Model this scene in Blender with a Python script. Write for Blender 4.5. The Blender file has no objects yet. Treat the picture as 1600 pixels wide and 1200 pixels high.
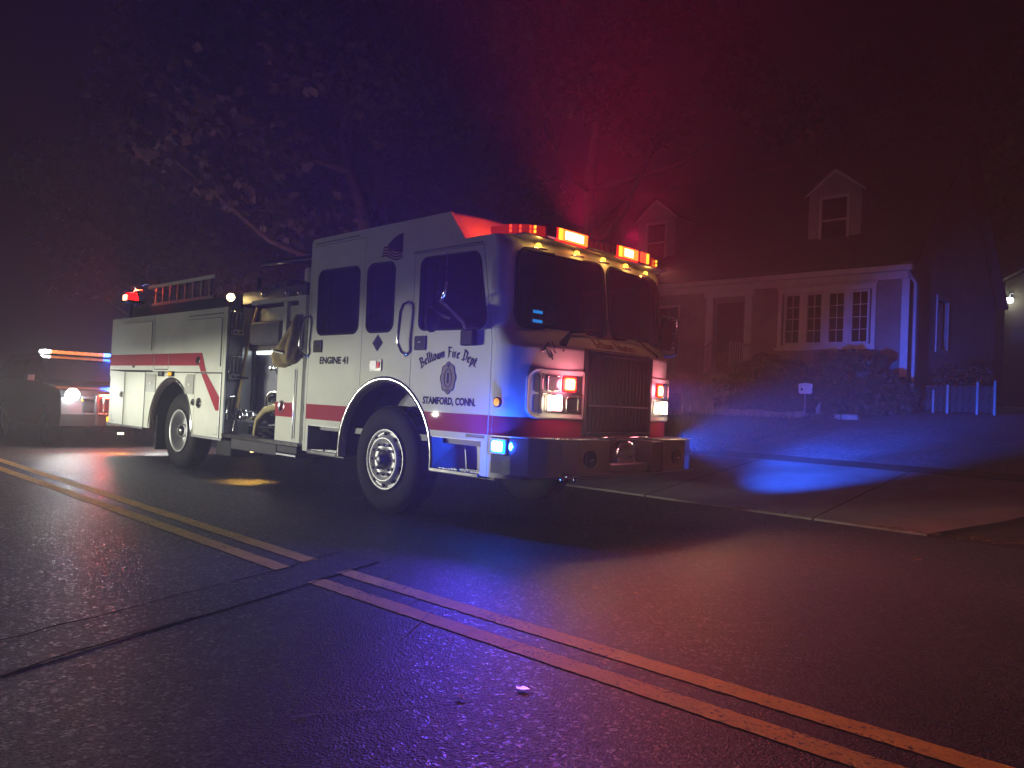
import bpy, bmesh, math, random
import numpy as np
from mathutils import Vector, Matrix, Quaternion
from mathutils.geometry import tessellate_polygon
random.seed(7)
rng = np.random.default_rng(7)
sc = bpy.context.scene
col = sc.collection
R = math.radians

# ------------------------------------------------------------------ camera
cd = bpy.data.cameras.new('camera'); cam = bpy.data.objects.new('camera', cd); col.objects.link(cam)
cd.sensor_width = 36.0; cd.lens = 1215.0 / 1600 * 36; cd.clip_start = 0.05; cd.clip_end = 400
RX = Vector((0.71836471, 0.01659966, -0.69546862)); RY = Vector((0.6941996, 0.04778673, 0.7181945)); RZ = Vector((0.04515596, -0.99871962, 0.02280482))
def w_of(c): return Vector((RX.dot(c), RY.dot(c), RZ.dot(c)))
ax, ay, az = w_of(Vector((1, 0, 0))), w_of(Vector((0, -1, 0))), w_of(Vector((0, 0, -1)))
cam.matrix_world = Matrix(((ax.x, ay.x, az.x, 0), (ax.y, ay.y, az.y, 0), (ax.z, ay.z, az.z, 1.2), (0, 0, 0, 1)))
sc.camera = cam

# ------------------------------------------------------------------ night sky, exposure, renderer
wd = bpy.data.worlds.new('World'); sc.world = wd; wd.use_nodes = True
nt = wd.node_tree; nt.nodes.clear()
out = nt.nodes.new('ShaderNodeOutputWorld'); add = nt.nodes.new('ShaderNodeAddShader')
sky = nt.nodes.new('ShaderNodeTexSky'); sky.sky_type = 'NISHITA'; sky.sun_disc = False
sky.sun_elevation = R(-6); sky.sun_rotation = R(200)
b1 = nt.nodes.new('ShaderNodeBackground'); b1.inputs[1].default_value = 0.05
b2 = nt.nodes.new('ShaderNodeBackground'); b2.inputs[0].default_value = (0.60, 0.14, 0.34, 1); b2.inputs[1].default_value = 0.0010
nt.links.new(sky.outputs[0], b1.inputs[0]); nt.links.new(b1.outputs[0], add.inputs[0]); nt.links.new(b2.outputs[0], add.inputs[1]); nt.links.new(add.outputs[0], out.inputs[0])
sc.view_settings.view_transform = 'Standard'; sc.view_settings.look = 'None'
sc.view_settings.exposure = 0.0; sc.view_settings.gamma = 1.0; sc.view_settings.use_curve_mapping = False
sc.render.engine = 'CYCLES'
cy = sc.cycles
cy.use_denoising = True; cy.max_bounces = 6; cy.diffuse_bounces = 2; cy.glossy_bounces = 3; cy.transmission_bounces = 4
cy.transparent_max_bounces = 12; cy.volume_bounces = 0; cy.caustics_reflective = False; cy.caustics_refractive = False
cy.sample_clamp_indirect = 3.0; cy.use_light_tree = True
HAZE = 0.010

# ------------------------------------------------------------------ helpers: materials
def mat(name, base, rough=0.5, metal=0.0, noise=0.0, nscale=8.0, bump=0.0, bscale=60.0, coat=0.0, rvar=0.0, spec=0.5, col2=None):
    m = bpy.data.materials.new(name); m.use_nodes = True
    n = m.node_tree.nodes; l = m.node_tree.links; p = n['Principled BSDF']
    p.inputs['Base Color'].default_value = (*base, 1); p.inputs['Roughness'].default_value = rough; p.inputs['Metallic'].default_value = metal
    p.inputs['Coat Weight'].default_value = coat; p.inputs['Specular IOR Level'].default_value = spec; p.inputs['Coat Roughness'].default_value = 0.02
    if noise or bump or rvar or col2:
        tc = n.new('ShaderNodeTexCoord')
    if noise or col2 or rvar:
        t = n.new('ShaderNodeTexNoise'); t.inputs['Scale'].default_value = nscale; t.inputs['Detail'].default_value = 6; t.inputs['Roughness'].default_value = 0.65
        l.new(tc.outputs['Object'], t.inputs['Vector'])
        cr = n.new('ShaderNodeValToRGB'); cr.color_ramp.elements[0].position = 0.3; cr.color_ramp.elements[1].position = 0.7
        a = tuple(max(0, c * (1 - noise)) for c in base); b = col2 or tuple(min(1, c * (1 + noise)) for c in base)
        cr.color_ramp.elements[0].color = (*a, 1); cr.color_ramp.elements[1].color = (*b, 1)
        l.new(t.outputs['Fac'], cr.inputs['Fac'])
        if noise or col2: l.new(cr.outputs['Color'], p.inputs['Base Color'])
        if rvar:
            mr = n.new('ShaderNodeMapRange'); mr.inputs['To Min'].default_value = max(0.02, rough - rvar); mr.inputs['To Max'].default_value = min(1, rough + rvar)
            l.new(t.outputs['Fac'], mr.inputs['Value']); l.new(mr.outputs['Result'], p.inputs['Roughness'])
    if bump:
        t2 = n.new('ShaderNodeTexNoise'); t2.inputs['Scale'].default_value = bscale; t2.inputs['Detail'].default_value = 4
        l.new(tc.outputs['Object'], t2.inputs['Vector'])
        bp = n.new('ShaderNodeBump'); bp.inputs['Strength'].default_value = bump; bp.inputs['Distance'].default_value = 0.01
        l.new(t2.outputs['Fac'], bp.inputs['Height']); l.new(bp.outputs['Normal'], p.inputs['Normal'])
    return m
def emat(name, color, strength, base=None):
    m = bpy.data.materials.new(name); m.use_nodes = True
    p = m.node_tree.nodes['Principled BSDF']
    p.inputs['Base Color'].default_value = (*(base or color), 1); p.inputs['Roughness'].default_value = 0.15
    p.inputs['Emission Color'].default_value = (*color, 1); p.inputs['Emission Strength'].default_value = strength
    return m
def glassmat(name, tint, refl=1.5):
    m = bpy.data.materials.new(name); m.use_nodes = True
    n = m.node_tree.nodes; l = m.node_tree.links; n.clear()
    o = n.new('ShaderNodeOutputMaterial'); mx = n.new('ShaderNodeMixShader'); fr = n.new('ShaderNodeFresnel'); fr.inputs[0].default_value = refl
    t = n.new('ShaderNodeBsdfTransparent'); t.inputs[0].default_value = (*tint, 1)
    g = n.new('ShaderNodeBsdfGlossy'); g.inputs['Roughness'].default_value = 0.03
    l.new(fr.outputs[0], mx.inputs[0]); l.new(t.outputs[0], mx.inputs[1]); l.new(g.outputs[0], mx.inputs[2]); l.new(mx.outputs[0], o.inputs[0])
    return m

M = {}
M['white'] = mat('white_paint', (0.72, 0.74, 0.69), 0.7, coat=0.3, noise=0.09, nscale=1.7, spec=.25)
M['red'] = mat('red_paint', (0.34, 0.010, 0.03), 0.7, coat=0.08, spec=.2, noise=0.05, nscale=5)
M['chrome'] = mat('chrome', (0.75, 0.75, 0.76), 0.12, 1.0, rvar=0.05, nscale=14)
M['wheelalu'] = mat('polished_wheel', (0.52, 0.52, 0.55), 0.42, 0.35)
M['alu'] = mat('brushed_aluminium', (0.45, 0.46, 0.48), 0.38, 1.0, rvar=0.1, nscale=20, bump=0.05, bscale=120)
M['steelgrey'] = mat('grey_metal', (0.20, 0.20, 0.23), 0.45, 0.6, noise=0.15, nscale=6)
M['darkmetal'] = mat('dark_metal', (0.03, 0.03, 0.035), 0.5, 0.4)
M['black'] = mat('black_plastic', (0.012, 0.012, 0.014), 0.6, noise=0.2, spec=.15)
M['rubber'] = mat('rubber', (0.010, 0.010, 0.011), 0.8, noise=0.25, nscale=20, bump=0.1, bscale=80, spec=.2)
M['panelgrey'] = mat('pump_panel_grey', (0.07, 0.07, 0.10), 0.42, 0.2, noise=0.1)
M['wood'] = mat('ash_wood', (0.42, 0.29, 0.13), 0.5, noise=0.25, nscale=14)
M['hose'] = mat('canvas_hose', (0.45, 0.38, 0.20), 0.85, noise=0.15, nscale=30, bump=0.3, bscale=200)
M['coat'] = mat('turnout_cloth', (0.34, 0.27, 0.13), 0.9, noise=0.25, nscale=12, bump=0.4, bscale=90)
M['reflstripe'] = mat('reflective_tape', (0.6, 0.62, 0.5), 0.35)
M['ink'] = mat('dark_lettering', (0.045, 0.05, 0.045), 0.8, spec=.1)
M['inkred'] = mat('maroon_lettering', (0.16, 0.02, 0.03), 0.4)
M['badge'] = mat('badge_tan', (0.52, 0.46, 0.33), 0.4)
M['navy'] = mat('navy_decal', (0.02, 0.025, 0.07), 0.7, spec=.1)
M['flagred'] = mat('flag_red', (0.16, 0.015, 0.03), 0.8, spec=.1)
M['interior'] = mat('cab_interior', (0.05, 0.05, 0.06), 0.7, noise=0.2)
M['interior2'] = mat('cab_lining', (0.22, 0.22, 0.24), 0.7)
M['glass'] = glassmat('vehicle_glass', (0.35, 0.37, 0.40))
M['hglass'] = glassmat('window_glass', (0.30, 0.30, 0.33))
M['grayvent'] = mat('grey_vent_paint', (0.30, 0.30, 0.28), 0.5)
M['lensred'] = emat('red_lens_selflit', (1, 0.03, 0.01), 0.28, (0.6, 0.01, 0.01))  # faint emission stands in for light caught from lit neighbours
M['lensclear'] = mat('clear_lens', (0.25, 0.25, 0.28), 0.08, 0.3)
M['amber'] = emat('amber_marker', (1, 0.55, 0.06), 3.0)
M['amberdim'] = emat('amber_side', (1, 0.42, 0.01), 1.0, (0.8, 0.35, 0.02))
M['redhot'] = emat('red_lamp_lit', (1, 0.42, 0.20), 9)
M['redglow'] = emat('red_lamp_edge', (1, 0.10, 0.012), 4.5)
M['redled'] = emat('red_led_lit', (1, 0.06, 0.02), 2.0)
M['redrim'] = emat('red_lens_lit', (1, 0.010, 0.012), 2.2)
M['yellowhot'] = emat('yellow_led_lit', (1, 0.50, 0.03), 2.0)
M['headlit'] = emat('headlamp_lit', (1, 0.82, 0.45), 12)
M['bluehot'] = emat('blue_lamp_lit', (0.14, 0.75, 1.0), 14)
M['bluerim'] = emat('blue_lens_lit', (0.0, 0.12, 1.0), 1.5)
M['whitehot'] = emat('white_lamp_lit', (0.92, 1.0, 0.96), 22)
M['strip'] = emat('panel_strip_light', (0.9, 1.0, 0.95), 2.2)
M['blueemit'] = emat('blue_bar_emit', (0.02, 0.35, 1.0), 1.6)
M['scenelamp'] = emat('warm_scene_lamp', (1, 0.75, 0.32), 12)

# ------------------------------------------------------------------ helpers: meshes
WORLD = {}
def empty(name, loc, label=None, cat=None, group=None):
    o = bpy.data.objects.new(name, None); col.objects.link(o); o.location = loc; o.empty_display_size = 0.2
    WORLD[o.name] = Vector(loc)
    tag(o, label, cat, group)
    return o
def tag(o, label=None, cat=None, group=None, kind=None):
    if label: o['label'] = label
    if cat: o['category'] = cat
    if group: o['group'] = group
    if kind: o['kind'] = kind
    return o
class MB:
    def __init__(s): s.v = []; s.f = []; s.sm = []
    def add(s, vs, fs, smooth=False):
        o = len(s.v); s.v.extend([tuple(v) for v in vs])
        s.f.extend([tuple(i + o for i in f) for f in fs]); s.sm.extend([smooth] * len(fs))
        return s
    def hull(s, pts, smooth=False):
        bm = bmesh.new()
        for p in pts: bm.verts.new(p)
        bmesh.ops.convex_hull(bm, input=bm.verts)
        bm.verts.index_update()
        keep = [v for v in bm.verts if v.link_faces]; ix = {v: i for i, v in enumerate(keep)}
        bmesh.ops.dissolve_limit(bm, angle_limit=0.01, verts=bm.verts, edges=bm.edges)
        keep = [v for v in bm.verts if v.link_faces]; ix = {v: i for i, v in enumerate(keep)}
        s.add([v.co.copy() for v in keep], [[ix[v] for v in f.verts] for f in bm.faces], smooth); bm.free(); return s
    def box(s, x0, x1, y0, y1, z0, z1, c=0.0, rot=None, piv=None):
        if c <= 0:
            vs = [(x, y, z) for x in (x0, x1) for y in (y0, y1) for z in (z0, z1)]
            vs = s._r(vs, rot, piv)
            s.add(vs, [(0, 1, 3, 2), (4, 6, 7, 5), (0, 4, 5, 1), (2, 3, 7, 6), (0, 2, 6, 4), (1, 5, 7, 3)])
        else:
            ps = []
            for x, sx in ((x0, 1), (x1, -1)):
                for y, sy in ((y0, 1), (y1, -1)):
                    for z, sz in ((z0, 1), (z1, -1)):
                        ps += [(x, y + sy * c, z + sz * c), (x + sx * c, y, z + sz * c), (x + sx * c, y + sy * c, z)]
            s.hull(s._r(ps, rot, piv))
        return s
    def _r(s, vs, rot, piv):
        if rot is None: return vs
        p = Vector(piv); return [rot @ (Vector(v) - p) + p for v in vs]
    def cyl(s, p0, p1, r0, r1=None, n=16, caps=True, smooth=True):
        r1 = r0 if r1 is None else r1
        p0 = Vector(p0); p1 = Vector(p1); d = (p1 - p0).normalized(); u = d.orthogonal().normalized(); w = d.cross(u)
        vs = []; 
        for p, r in ((p0, r0), (p1, r1)):
            for i in range(n):
                a = 2 * math.pi * i / n; vs.append(p + (u * math.cos(a) + w * math.sin(a)) * r)
        s.add(vs, [(i, (i + 1) % n, n + (i + 1) % n, n + i) for i in range(n)], smooth)
        if caps:
            s.add(vs[:n], [tuple(range(n - 1, -1, -1))]); s.add(vs[n:], [tuple(range(n))])
        return s
    def tube(s, pts, r, n=8, closed=False, smooth=True):
        pts = [Vector(p) for p in pts]; m = len(pts); rings = []
        prev = None
        for i, p in enumerate(pts):
            a = pts[i - 1] if (i > 0 or closed) else p; b = pts[(i + 1) % m] if (i < m - 1 or closed) else p
            t = (b - a).normalized()
            if prev is None: u = t.orthogonal().normalized()
            else:
                u = prev - t * prev.dot(t); u = u.normalized() if u.length > 1e-6 else t.orthogonal().normalized()
            prev = u; w = t.cross(u); rr = r[i] if isinstance(r, (list, tuple)) else r
            rings.append([p + (u * math.cos(2 * math.pi * k / n) + w * math.sin(2 * math.pi * k / n)) * rr for k in range(n)])
        vs = [v for q in rings for v in q]; fs = []
        for i in range(m if closed else m - 1):
            j = (i + 1) % m
            fs += [(i * n + k, i * n + (k + 1) % n, j * n + (k + 1) % n, j * n + k) for k in range(n)]
        s.add(vs, fs, smooth)
        if not closed: s.add(rings[0], [tuple(range(n - 1, -1, -1))]); s.add(rings[-1], [tuple(range(n))])
        return s
    def lathe(s, prof, org, axis, n=32, smooth=True):
        org = Vector(org); d = Vector(axis).normalized(); u = d.orthogonal().normalized(); w = d.cross(u); vs = []; fs = []
        for r, h in prof:
            for i in range(n):
                a = 2 * math.pi * i / n; vs.append(org + d * h + (u * math.cos(a) + w * math.sin(a)) * r)
        for j in range(len(prof) - 1):
            fs += [(j * n + i, j * n + (i + 1) % n, (j + 1) * n + (i + 1) % n, (j + 1) * n + i) for i in range(n)]
        s.add(vs, fs, smooth); return s
    def plate(s, outl, holes, mp, off):
        off = Vector(off); loops = [outl] + list(holes)
        v3 = [[Vector((a, b, 0)) for a, b in lp] for lp in loops]
        tris = tessellate_polygon(v3); flat = [p for lp in loops for p in lp]; n = len(flat)
        front = [Vector(mp(a, b)) for a, b in flat]; back = [p + off for p in front]
        s.add(front + back, [tuple(t) for t in tris] + [(t[0] + n, t[2] + n, t[1] + n) for t in tris])
        k = 0; sv = []; sf = []
        for lp in loops:
            m = len(lp); b = len(sv)
            for i in range(m): sv += [front[k + i], back[k + i]]
            sf += [(b + 2 * i, b + 2 * ((i + 1) % m), b + 2 * ((i + 1) % m) + 1, b + 2 * i + 1) for i in range(m)]
            k += m
        s.add(sv, sf); return s
    def build(s, name, m, parent=None, org=None, recalc=True):
        pw = WORLD.get(parent.name, Vector((0, 0, 0))) if parent else Vector((0, 0, 0))
        o_w = Vector(org) if org is not None else (pw if parent else Vector((0, 0, 0)))
        me = bpy.data.meshes.new(name); me.from_pydata([tuple(Vector(v) - o_w) for v in s.v], [], s.f); me.update()
        me.polygons.foreach_set('use_smooth', s.sm)
        if recalc:
            bm = bmesh.new(); bm.from_mesh(me); bmesh.ops.recalc_face_normals(bm, faces=bm.faces); bm.to_mesh(me); bm.free()
        if m: me.materials.append(m)
        o = bpy.data.objects.new(name, me); col.objects.link(o); WORLD[o.name] = o_w
        if parent: o.parent = parent; o.location = o_w - pw
        else: o.location = o_w
        return o
def copy_tree(o, parent=None):
    c = o.copy(); col.objects.link(c)
    if parent: c.parent = parent
    for ch in list(o.children): copy_tree(ch, c)
    return c
def rpoly(pts, r, n=5):
    out = []; m = len(pts)
    for i in range(m):
        a = Vector((*pts[i - 1], 0)); b = Vector((*pts[i], 0)); c = Vector((*pts[(i + 1) % m], 0))
        u = (a - b).normalized(); v = (c - b).normalized(); ang = u.angle(v); rr = r[i] if isinstance(r, (list, tuple)) else r
        if rr <= 1e-6: out.append((b.x, b.y)); continue
        t = rr / math.tan(ang / 2); ce = b + (u + v).normalized() * (rr / math.sin(ang / 2))
        p0 = b + u * t; p1 = b + v * t; a0 = math.atan2(p0.y - ce.y, p0.x - ce.x); a1 = math.atan2(p1.y - ce.y, p1.x - ce.x)
        da = (a1 - a0 + math.pi) % (2 * math.pi) - math.pi
        for k in range(n + 1):
            q = a0 + da * k / n; out.append((ce.x + rr * math.cos(q), ce.y + rr * math.sin(q)))
    return out
def rrect(a0, a1, b0, b1, r, n=5): return rpoly([(a0, b0), (a1, b0), (a1, b1), (a0, b1)], r, n)
def inside(p, poly):
    x, y = p; c = False; j = len(poly) - 1
    for i in range(len(poly)):
        if (poly[i][1] > y) != (poly[j][1] > y) and x < (poly[j][0] - poly[i][0]) * (y - poly[i][1]) / (poly[j][1] - poly[i][1]) + poly[i][0]: c = not c
        j = i
    return c
def lamp(name, kind, loc, color, inten, parent=None, aim=None, cone=120, blend=0.5, radius=0.04, size=None):
    d = bpy.data.lights.new(name, kind); d.color = color; d.energy = inten * 4 * math.pi
    if kind == 'SPOT': d.spot_size = R(cone); d.spot_blend = blend
    d.shadow_soft_size = radius
    o = bpy.data.objects.new(name, d); col.objects.link(o)
    pw = WORLD.get(parent.name, Vector((0, 0, 0))) if parent else Vector((0, 0, 0))
    if parent: o.parent = parent
    o.location = Vector(loc) - pw
    if aim is not None: o.rotation_euler = (Vector(aim) - Vector(loc)).to_track_quat('-Z', 'Y').to_euler()
    return o
def text_verts(body, size, bold=0.0):
    c = bpy.data.curves.new('t', 'FONT'); c.body = body; c.size = size; c.offset = bold; c.align_x = 'CENTER'; c.resolution_u = 3
    o = bpy.data.objects.new('t', c); me = o.to_mesh()
    vs = [v.co.copy() for v in me.vertices]; fs = [tuple(p.vertices) for p in me.polygons]
    o.to_mesh_clear(); bpy.data.objects.remove(o); bpy.data.curves.remove(c); return vs, fs
def put_text(mb, body, size, mp, bold=0.0, width=None, height=None):
    vs, fs = text_verts(body, size, bold)
    xs = [v.x for v in vs]; ys = [v.y for v in vs]
    kx = width / (max(xs) - min(xs)) if width else 1; ky = height / (max(ys) - min(ys)) if height else 1
    mx = (max(xs) + min(xs)) / 2; my = min(ys)
    mb.add([mp((v.x - mx) * kx, (v.y - my) * ky) for v in vs], fs)
BL = {  # blackletter strokes drawn with a broad slanted nib
 'B': (.62, [[(.02,.92),(.16,1),(.16,.05)],[(.16,.98),(.45,.86),(.44,.62),(.2,.52)],[(.2,.52),(.52,.4),(.5,.12),(.16,0),(.0,.1)]]),
 'D': (.66, [[(.0,.9),(.2,1),(.55,.8),(.55,.25),(.2,0),(.0,.1)],[(.2,.9),(.2,.08)]]),
 'F': (.55, [[(.0,.9),(.12,.98),(.5,.92)],[(.18,.95),(.18,.1),(.02,.0)],[(.18,.55),(.44,.55)]]),
 'V': (.6, [[(.02,.9),(.14,1),(.2,.2),(.32,0),(.5,.3),(.5,.9),(.4,1)]]),
 'e': (.38, [[(.3,.42),(.3,.58),(.08,.5),(.08,.14),(.2,.02),(.34,.14)],[(.08,.3),(.3,.42)]]),
 'l': (.24, [[(.04,.92),(.12,1),(.12,.1),(.22,.02)]]),
 't': (.28, [[(.12,.82),(.12,.1),(.24,.02)],[(.02,.58),(.24,.58)]]),
 'o': (.42, [[(.08,.5),(.08,.14),(.22,.0),(.34,.12),(.34,.46),(.2,.6),(.08,.5)]]),
 'w': (.62, [[(.04,.56),(.1,.5),(.1,.1),(.2,.02),(.3,.12),(.3,.56)],[(.3,.12),(.4,.0),(.52,.12),(.52,.56)]]),
 'n': (.46, [[(.04,.52),(.1,.58),(.1,.02)],[(.1,.48),(.28,.6),(.34,.48),(.34,.06),(.42,.02)]]),
 'u': (.46, [[(.06,.58),(.1,.52),(.1,.1),(.2,.0),(.34,.12)],[(.34,.58),(.34,.06),(.42,.02)]]),
 'i': (.24, [[(.06,.54),(.12,.58),(.12,.06),(.2,.02)],[(.1,.78),(.14,.82)]]),
 'r': (.34, [[(.06,.52),(.12,.58),(.12,.02)],[(.12,.48),(.26,.6),(.32,.52)]]),
 'p': (.44, [[(.06,.52),(.12,.58),(.12,-.28)],[(.12,.46),(.26,.6),(.36,.46),(.36,.14),(.24,.0),(.12,.08)]]),
 's': (.36, [[(.3,.52),(.18,.6),(.08,.48),(.28,.2),(.2,.02),(.04,.1)]]),
 '.': (.2, [[(.06,.02),(.12,.08)]]), ' ': (.32, []) }
def put_black(mb, body, mp, h, track=0.05, nib=(0.085, 0.06)):
    tot = sum(BL[c][0] + track for c in body); x = -tot / 2
    for c in body:
        w, st = BL[c]
        for pl in st:
            for a, b in zip(pl[:-1], pl[1:]):
                q = [(x + a[0] - nib[0], a[1] - nib[1]), (x + a[0] + nib[0], a[1] + nib[1]), (x + b[0] + nib[0], b[1] + nib[1]), (x + b[0] - nib[0], b[1] - nib[1])]
                if abs((b[0] - a[0]) * nib[1] - (b[1] - a[1]) * nib[0]) < 0.012: 
                    q = [(x + a[0] - .03, a[1] + .03), (x + a[0] + .03, a[1] - .03), (x + b[0] + .03, b[1] - .03), (x + b[0] - .03, b[1] + .03)]
                mb.add([mp(u * h, v * h) for u, v in q], [(0, 1, 2, 3)])
        x += w + track

# ------------------------------------------------------------------ ground
def tz(x, y):
    if y <= 8.85: return 0.0
    if y <= 9.6: return 0.10 * (y - 8.85) / 0.75
    if y <= 12.2: return 0.10 + (y - 9.6) * 0.32 / 2.6
    if y <= 20: return 0.42 + (y - 12.2) * 0.98 / 7.8
    return 1.4 + (y - 20) * 0.035
def sheet(name, x0, x1, ys, lift, m, nx=20, jitter=0.0, xf=None):
    mb = MB(); xs = np.linspace(x0, x1, nx + 1)
    vs = []
    for y in ys:
        for x in xs:
            xx = x if xf is None else xf(x, y)
            vs.append((xx, y, tz(xx, y) + lift + (random.uniform(-jitter, jitter) if jitter else 0)))
    w = nx + 1
    mb.add(vs, [(j * w + i, j * w + i + 1, (j + 1) * w + i + 1, (j + 1) * w + i) for j in range(len(ys) - 1) for i in range(nx)], True)
    o = mb.build(name, m, None, recalc=False); return o
def asphalt(name, base, bump=0.5, rough=0.62, spark=.88):
    m = bpy.data.materials.new(name); m.use_nodes = True
    n = m.node_tree.nodes; l = m.node_tree.links; p = n['Principled BSDF']; tc = n.new('ShaderNodeTexCoord')
    def noise(scale, det=5):
        t = n.new('ShaderNodeTexNoise'); t.inputs['Scale'].default_value = scale; t.inputs['Detail'].default_value = det; l.new(tc.outputs['Object'], t.inputs['Vector']); return t
    big, mid, fine = noise(.6), noise(9, 6), noise(140, 3)
    vo = n.new('ShaderNodeTexVoronoi'); vo.inputs['Scale'].default_value = 95; l.new(tc.outputs['Object'], vo.inputs['Vector'])
    cr = n.new('ShaderNodeValToRGB'); cr.color_ramp.elements[0].position = .3; cr.color_ramp.elements[1].position = .72
    cr.color_ramp.elements[0].color = (*[c * .72 for c in base], 1); cr.color_ramp.elements[1].color = (*[c * 1.25 for c in base], 1)
    l.new(big.outputs['Fac'], cr.inputs['Fac'])
    sx = n.new('ShaderNodeSeparateColor'); l.new(vo.outputs['Color'], sx.inputs[0])
    m1 = n.new('ShaderNodeMapRange'); m1.inputs['To Min'].default_value = .4; m1.inputs['To Max'].default_value = 1.9; l.new(sx.outputs[1], m1.inputs['Value'])
    m2 = n.new('ShaderNodeMapRange'); m2.inputs['From Min'].default_value = .3; m2.inputs['From Max'].default_value = .7; m2.inputs['To Min'].default_value = .75; m2.inputs['To Max'].default_value = 1.25; l.new(mid.outputs['Fac'], m2.inputs['Value'])
    mu = n.new('ShaderNodeMath'); mu.operation = 'MULTIPLY'; l.new(m1.outputs[0], mu.inputs[0]); l.new(m2.outputs[0], mu.inputs[1])
    vm = n.new('ShaderNodeVectorMath'); vm.operation = 'SCALE'; l.new(cr.outputs['Color'], vm.inputs[0]); l.new(mu.outputs[0], vm.inputs['Scale']); l.new(vm.outputs[0], p.inputs['Base Color'])
    v2_ = n.new('ShaderNodeTexVoronoi'); v2_.inputs['Scale'].default_value = 62; l.new(tc.outputs['Object'], v2_.inputs['Vector']); s2_ = n.new('ShaderNodeSeparateColor'); l.new(v2_.outputs['Color'], s2_.inputs[0])
    gt = n.new('ShaderNodeMath'); gt.operation = 'GREATER_THAN'; gt.inputs[1].default_value = spark; l.new(s2_.outputs[0], gt.inputs[0])
    mr = n.new('ShaderNodeMapRange'); mr.inputs['To Min'].default_value = rough; mr.inputs['To Max'].default_value = .30; l.new(gt.outputs[0], mr.inputs['Value']); l.new(mr.outputs[0], p.inputs['Roughness'])
    ad = n.new('ShaderNodeMath'); ad.operation = 'ADD'; l.new(vo.outputs['Distance'], ad.inputs[0]); l.new(fine.outputs['Fac'], ad.inputs[1])
    bp = n.new('ShaderNodeBump'); bp.inputs['Strength'].default_value = bump; bp.inputs['Distance'].default_value = 0.006
    l.new(ad.outputs[0], bp.inputs['Height']); l.new(bp.outputs['Normal'], p.inputs['Normal']); p.inputs['Specular IOR Level'].default_value = .27
    return m
M['asphalt'] = asphalt('asphalt', (0.048, 0.046, 0.045), .55, .60)
M['patch'] = asphalt('asphalt_patch', (0.042, 0.040, 0.040), .55, .62)
M['drive'] = asphalt('driveway_asphalt', (0.17, 0.17, 0.175), .5, .8, .99)
M['tar'] = mat('tar_seam', (0.006, 0.006, 0.006), .9, spec=.05)
M['concrete'] = mat('concrete', (0.26, 0.25, 0.24), .85, noise=.22, nscale=2.2, bump=.35, bscale=70)
M['joint'] = mat('concrete_joint', (0.035, 0.033, 0.03), .9)
M['soil'] = mat('turf_soil', (0.035, 0.04, 0.02), .95, noise=.35, nscale=3, bump=.6, bscale=25)
M['grass'] = mat('grass', (0.045, 0.075, 0.02), .8, noise=.3, nscale=2)
M['kerb'] = mat('granite_kerb', (0.24, 0.23, 0.22), .8, noise=.25, nscale=9, bump=.3, bscale=50)
def linepaint():
    m = mat('yellow_line_paint', (0.66, 0.43, 0.06), .7, noise=.2, nscale=5, bump=.5, bscale=110)
    n = m.node_tree.nodes; l = m.node_tree.links; p = n['Principled BSDF']; src = p.inputs['Base Color'].links[0].from_socket
    tc = n.new('ShaderNodeTexCoord'); t = n.new('ShaderNodeTexNoise'); t.inputs['Scale'].default_value = 38; t.inputs['Detail'].default_value = 6; t.inputs['Roughness'].default_value = .8; l.new(tc.outputs['Object'], t.inputs['Vector'])
    t2 = n.new('ShaderNodeTexNoise'); t2.inputs['Scale'].default_value = 2.2; l.new(tc.outputs['Object'], t2.inputs['Vector'])
    ad = n.new('ShaderNodeMath'); ad.operation = 'MULTIPLY_ADD'; ad.inputs[1].default_value = .35; l.new(t2.outputs['Fac'], ad.inputs[0]); l.new(t.outputs['Fac'], ad.inputs[2])
    mr = n.new('ShaderNodeMapRange'); mr.inputs['From Min'].default_value = .74; mr.inputs['From Max'].default_value = .82; l.new(ad.outputs[0], mr.inputs['Value'])
    mx = n.new('ShaderNodeMix'); mx.data_type = 'RGBA'; mx.inputs[7].default_value = (.05, .045, .04, 1); l.new(mr.outputs[0], mx.inputs[0]); l.new(src, mx.inputs[6]); l.new(mx.outputs[2], p.inputs['Base Color'])
    return m
M['yellow'] = linepaint()

ys_all = [-40, -20, -11, 8.7, 8.85, 9.2, 9.6, 10.5, 12.2, 13, 15, 17, 20, 24, 30, 45, 70]
g = sheet('ground', -90, 40, ys_all, -0.03, M['soil'], 60); tag(g, kind='structure')
rd = MB(); rd.add([(-90, -11, 0), (40, -11, 0), (40, 8.86, 0), (-90, 8.86, 0)], [(0, 1, 2, 3)]); rd = rd.build('road', M['asphalt']); tag(rd, kind='structure')
# double yellow line, interrupted by the trench
def ragged(name, x0, x1, yc, w, z, m, parent=None, step=0.03, amp=0.004, slope=0.0, endskew=0.0):
    n = max(2, int((x1 - x0) / step)); vs = []
    for i in range(n + 1):
        x = x0 + (x1 - x0) * i / n; y = yc + slope * (x - x0)
        sk = endskew if i in (0, n) else 0
        vs += [(x + sk * .5, y - w / 2 + random.uniform(-amp, amp), z), (x - sk * .5, y + w / 2 + random.uniform(-amp, amp), z)]
    mb = MB(); mb.add(vs, [(2 * i, 2 * i + 2, 2 * i + 3, 2 * i + 1) for i in range(n)]); return mb.build(name, m, parent, recalc=False)
line_root = rd
for (a, b, y, sl) in ((-60, -4.86, 3.045, 0), (-4.46, 20, 3.045, .03), (-60, -4.76, 2.765, 0), (-4.34, 20, 2.755, .03)):
    o = ragged('yellow_line', a, b, y, 0.136, 0.0045, M['yellow'], rd, slope=sl, endskew=.04)
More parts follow.
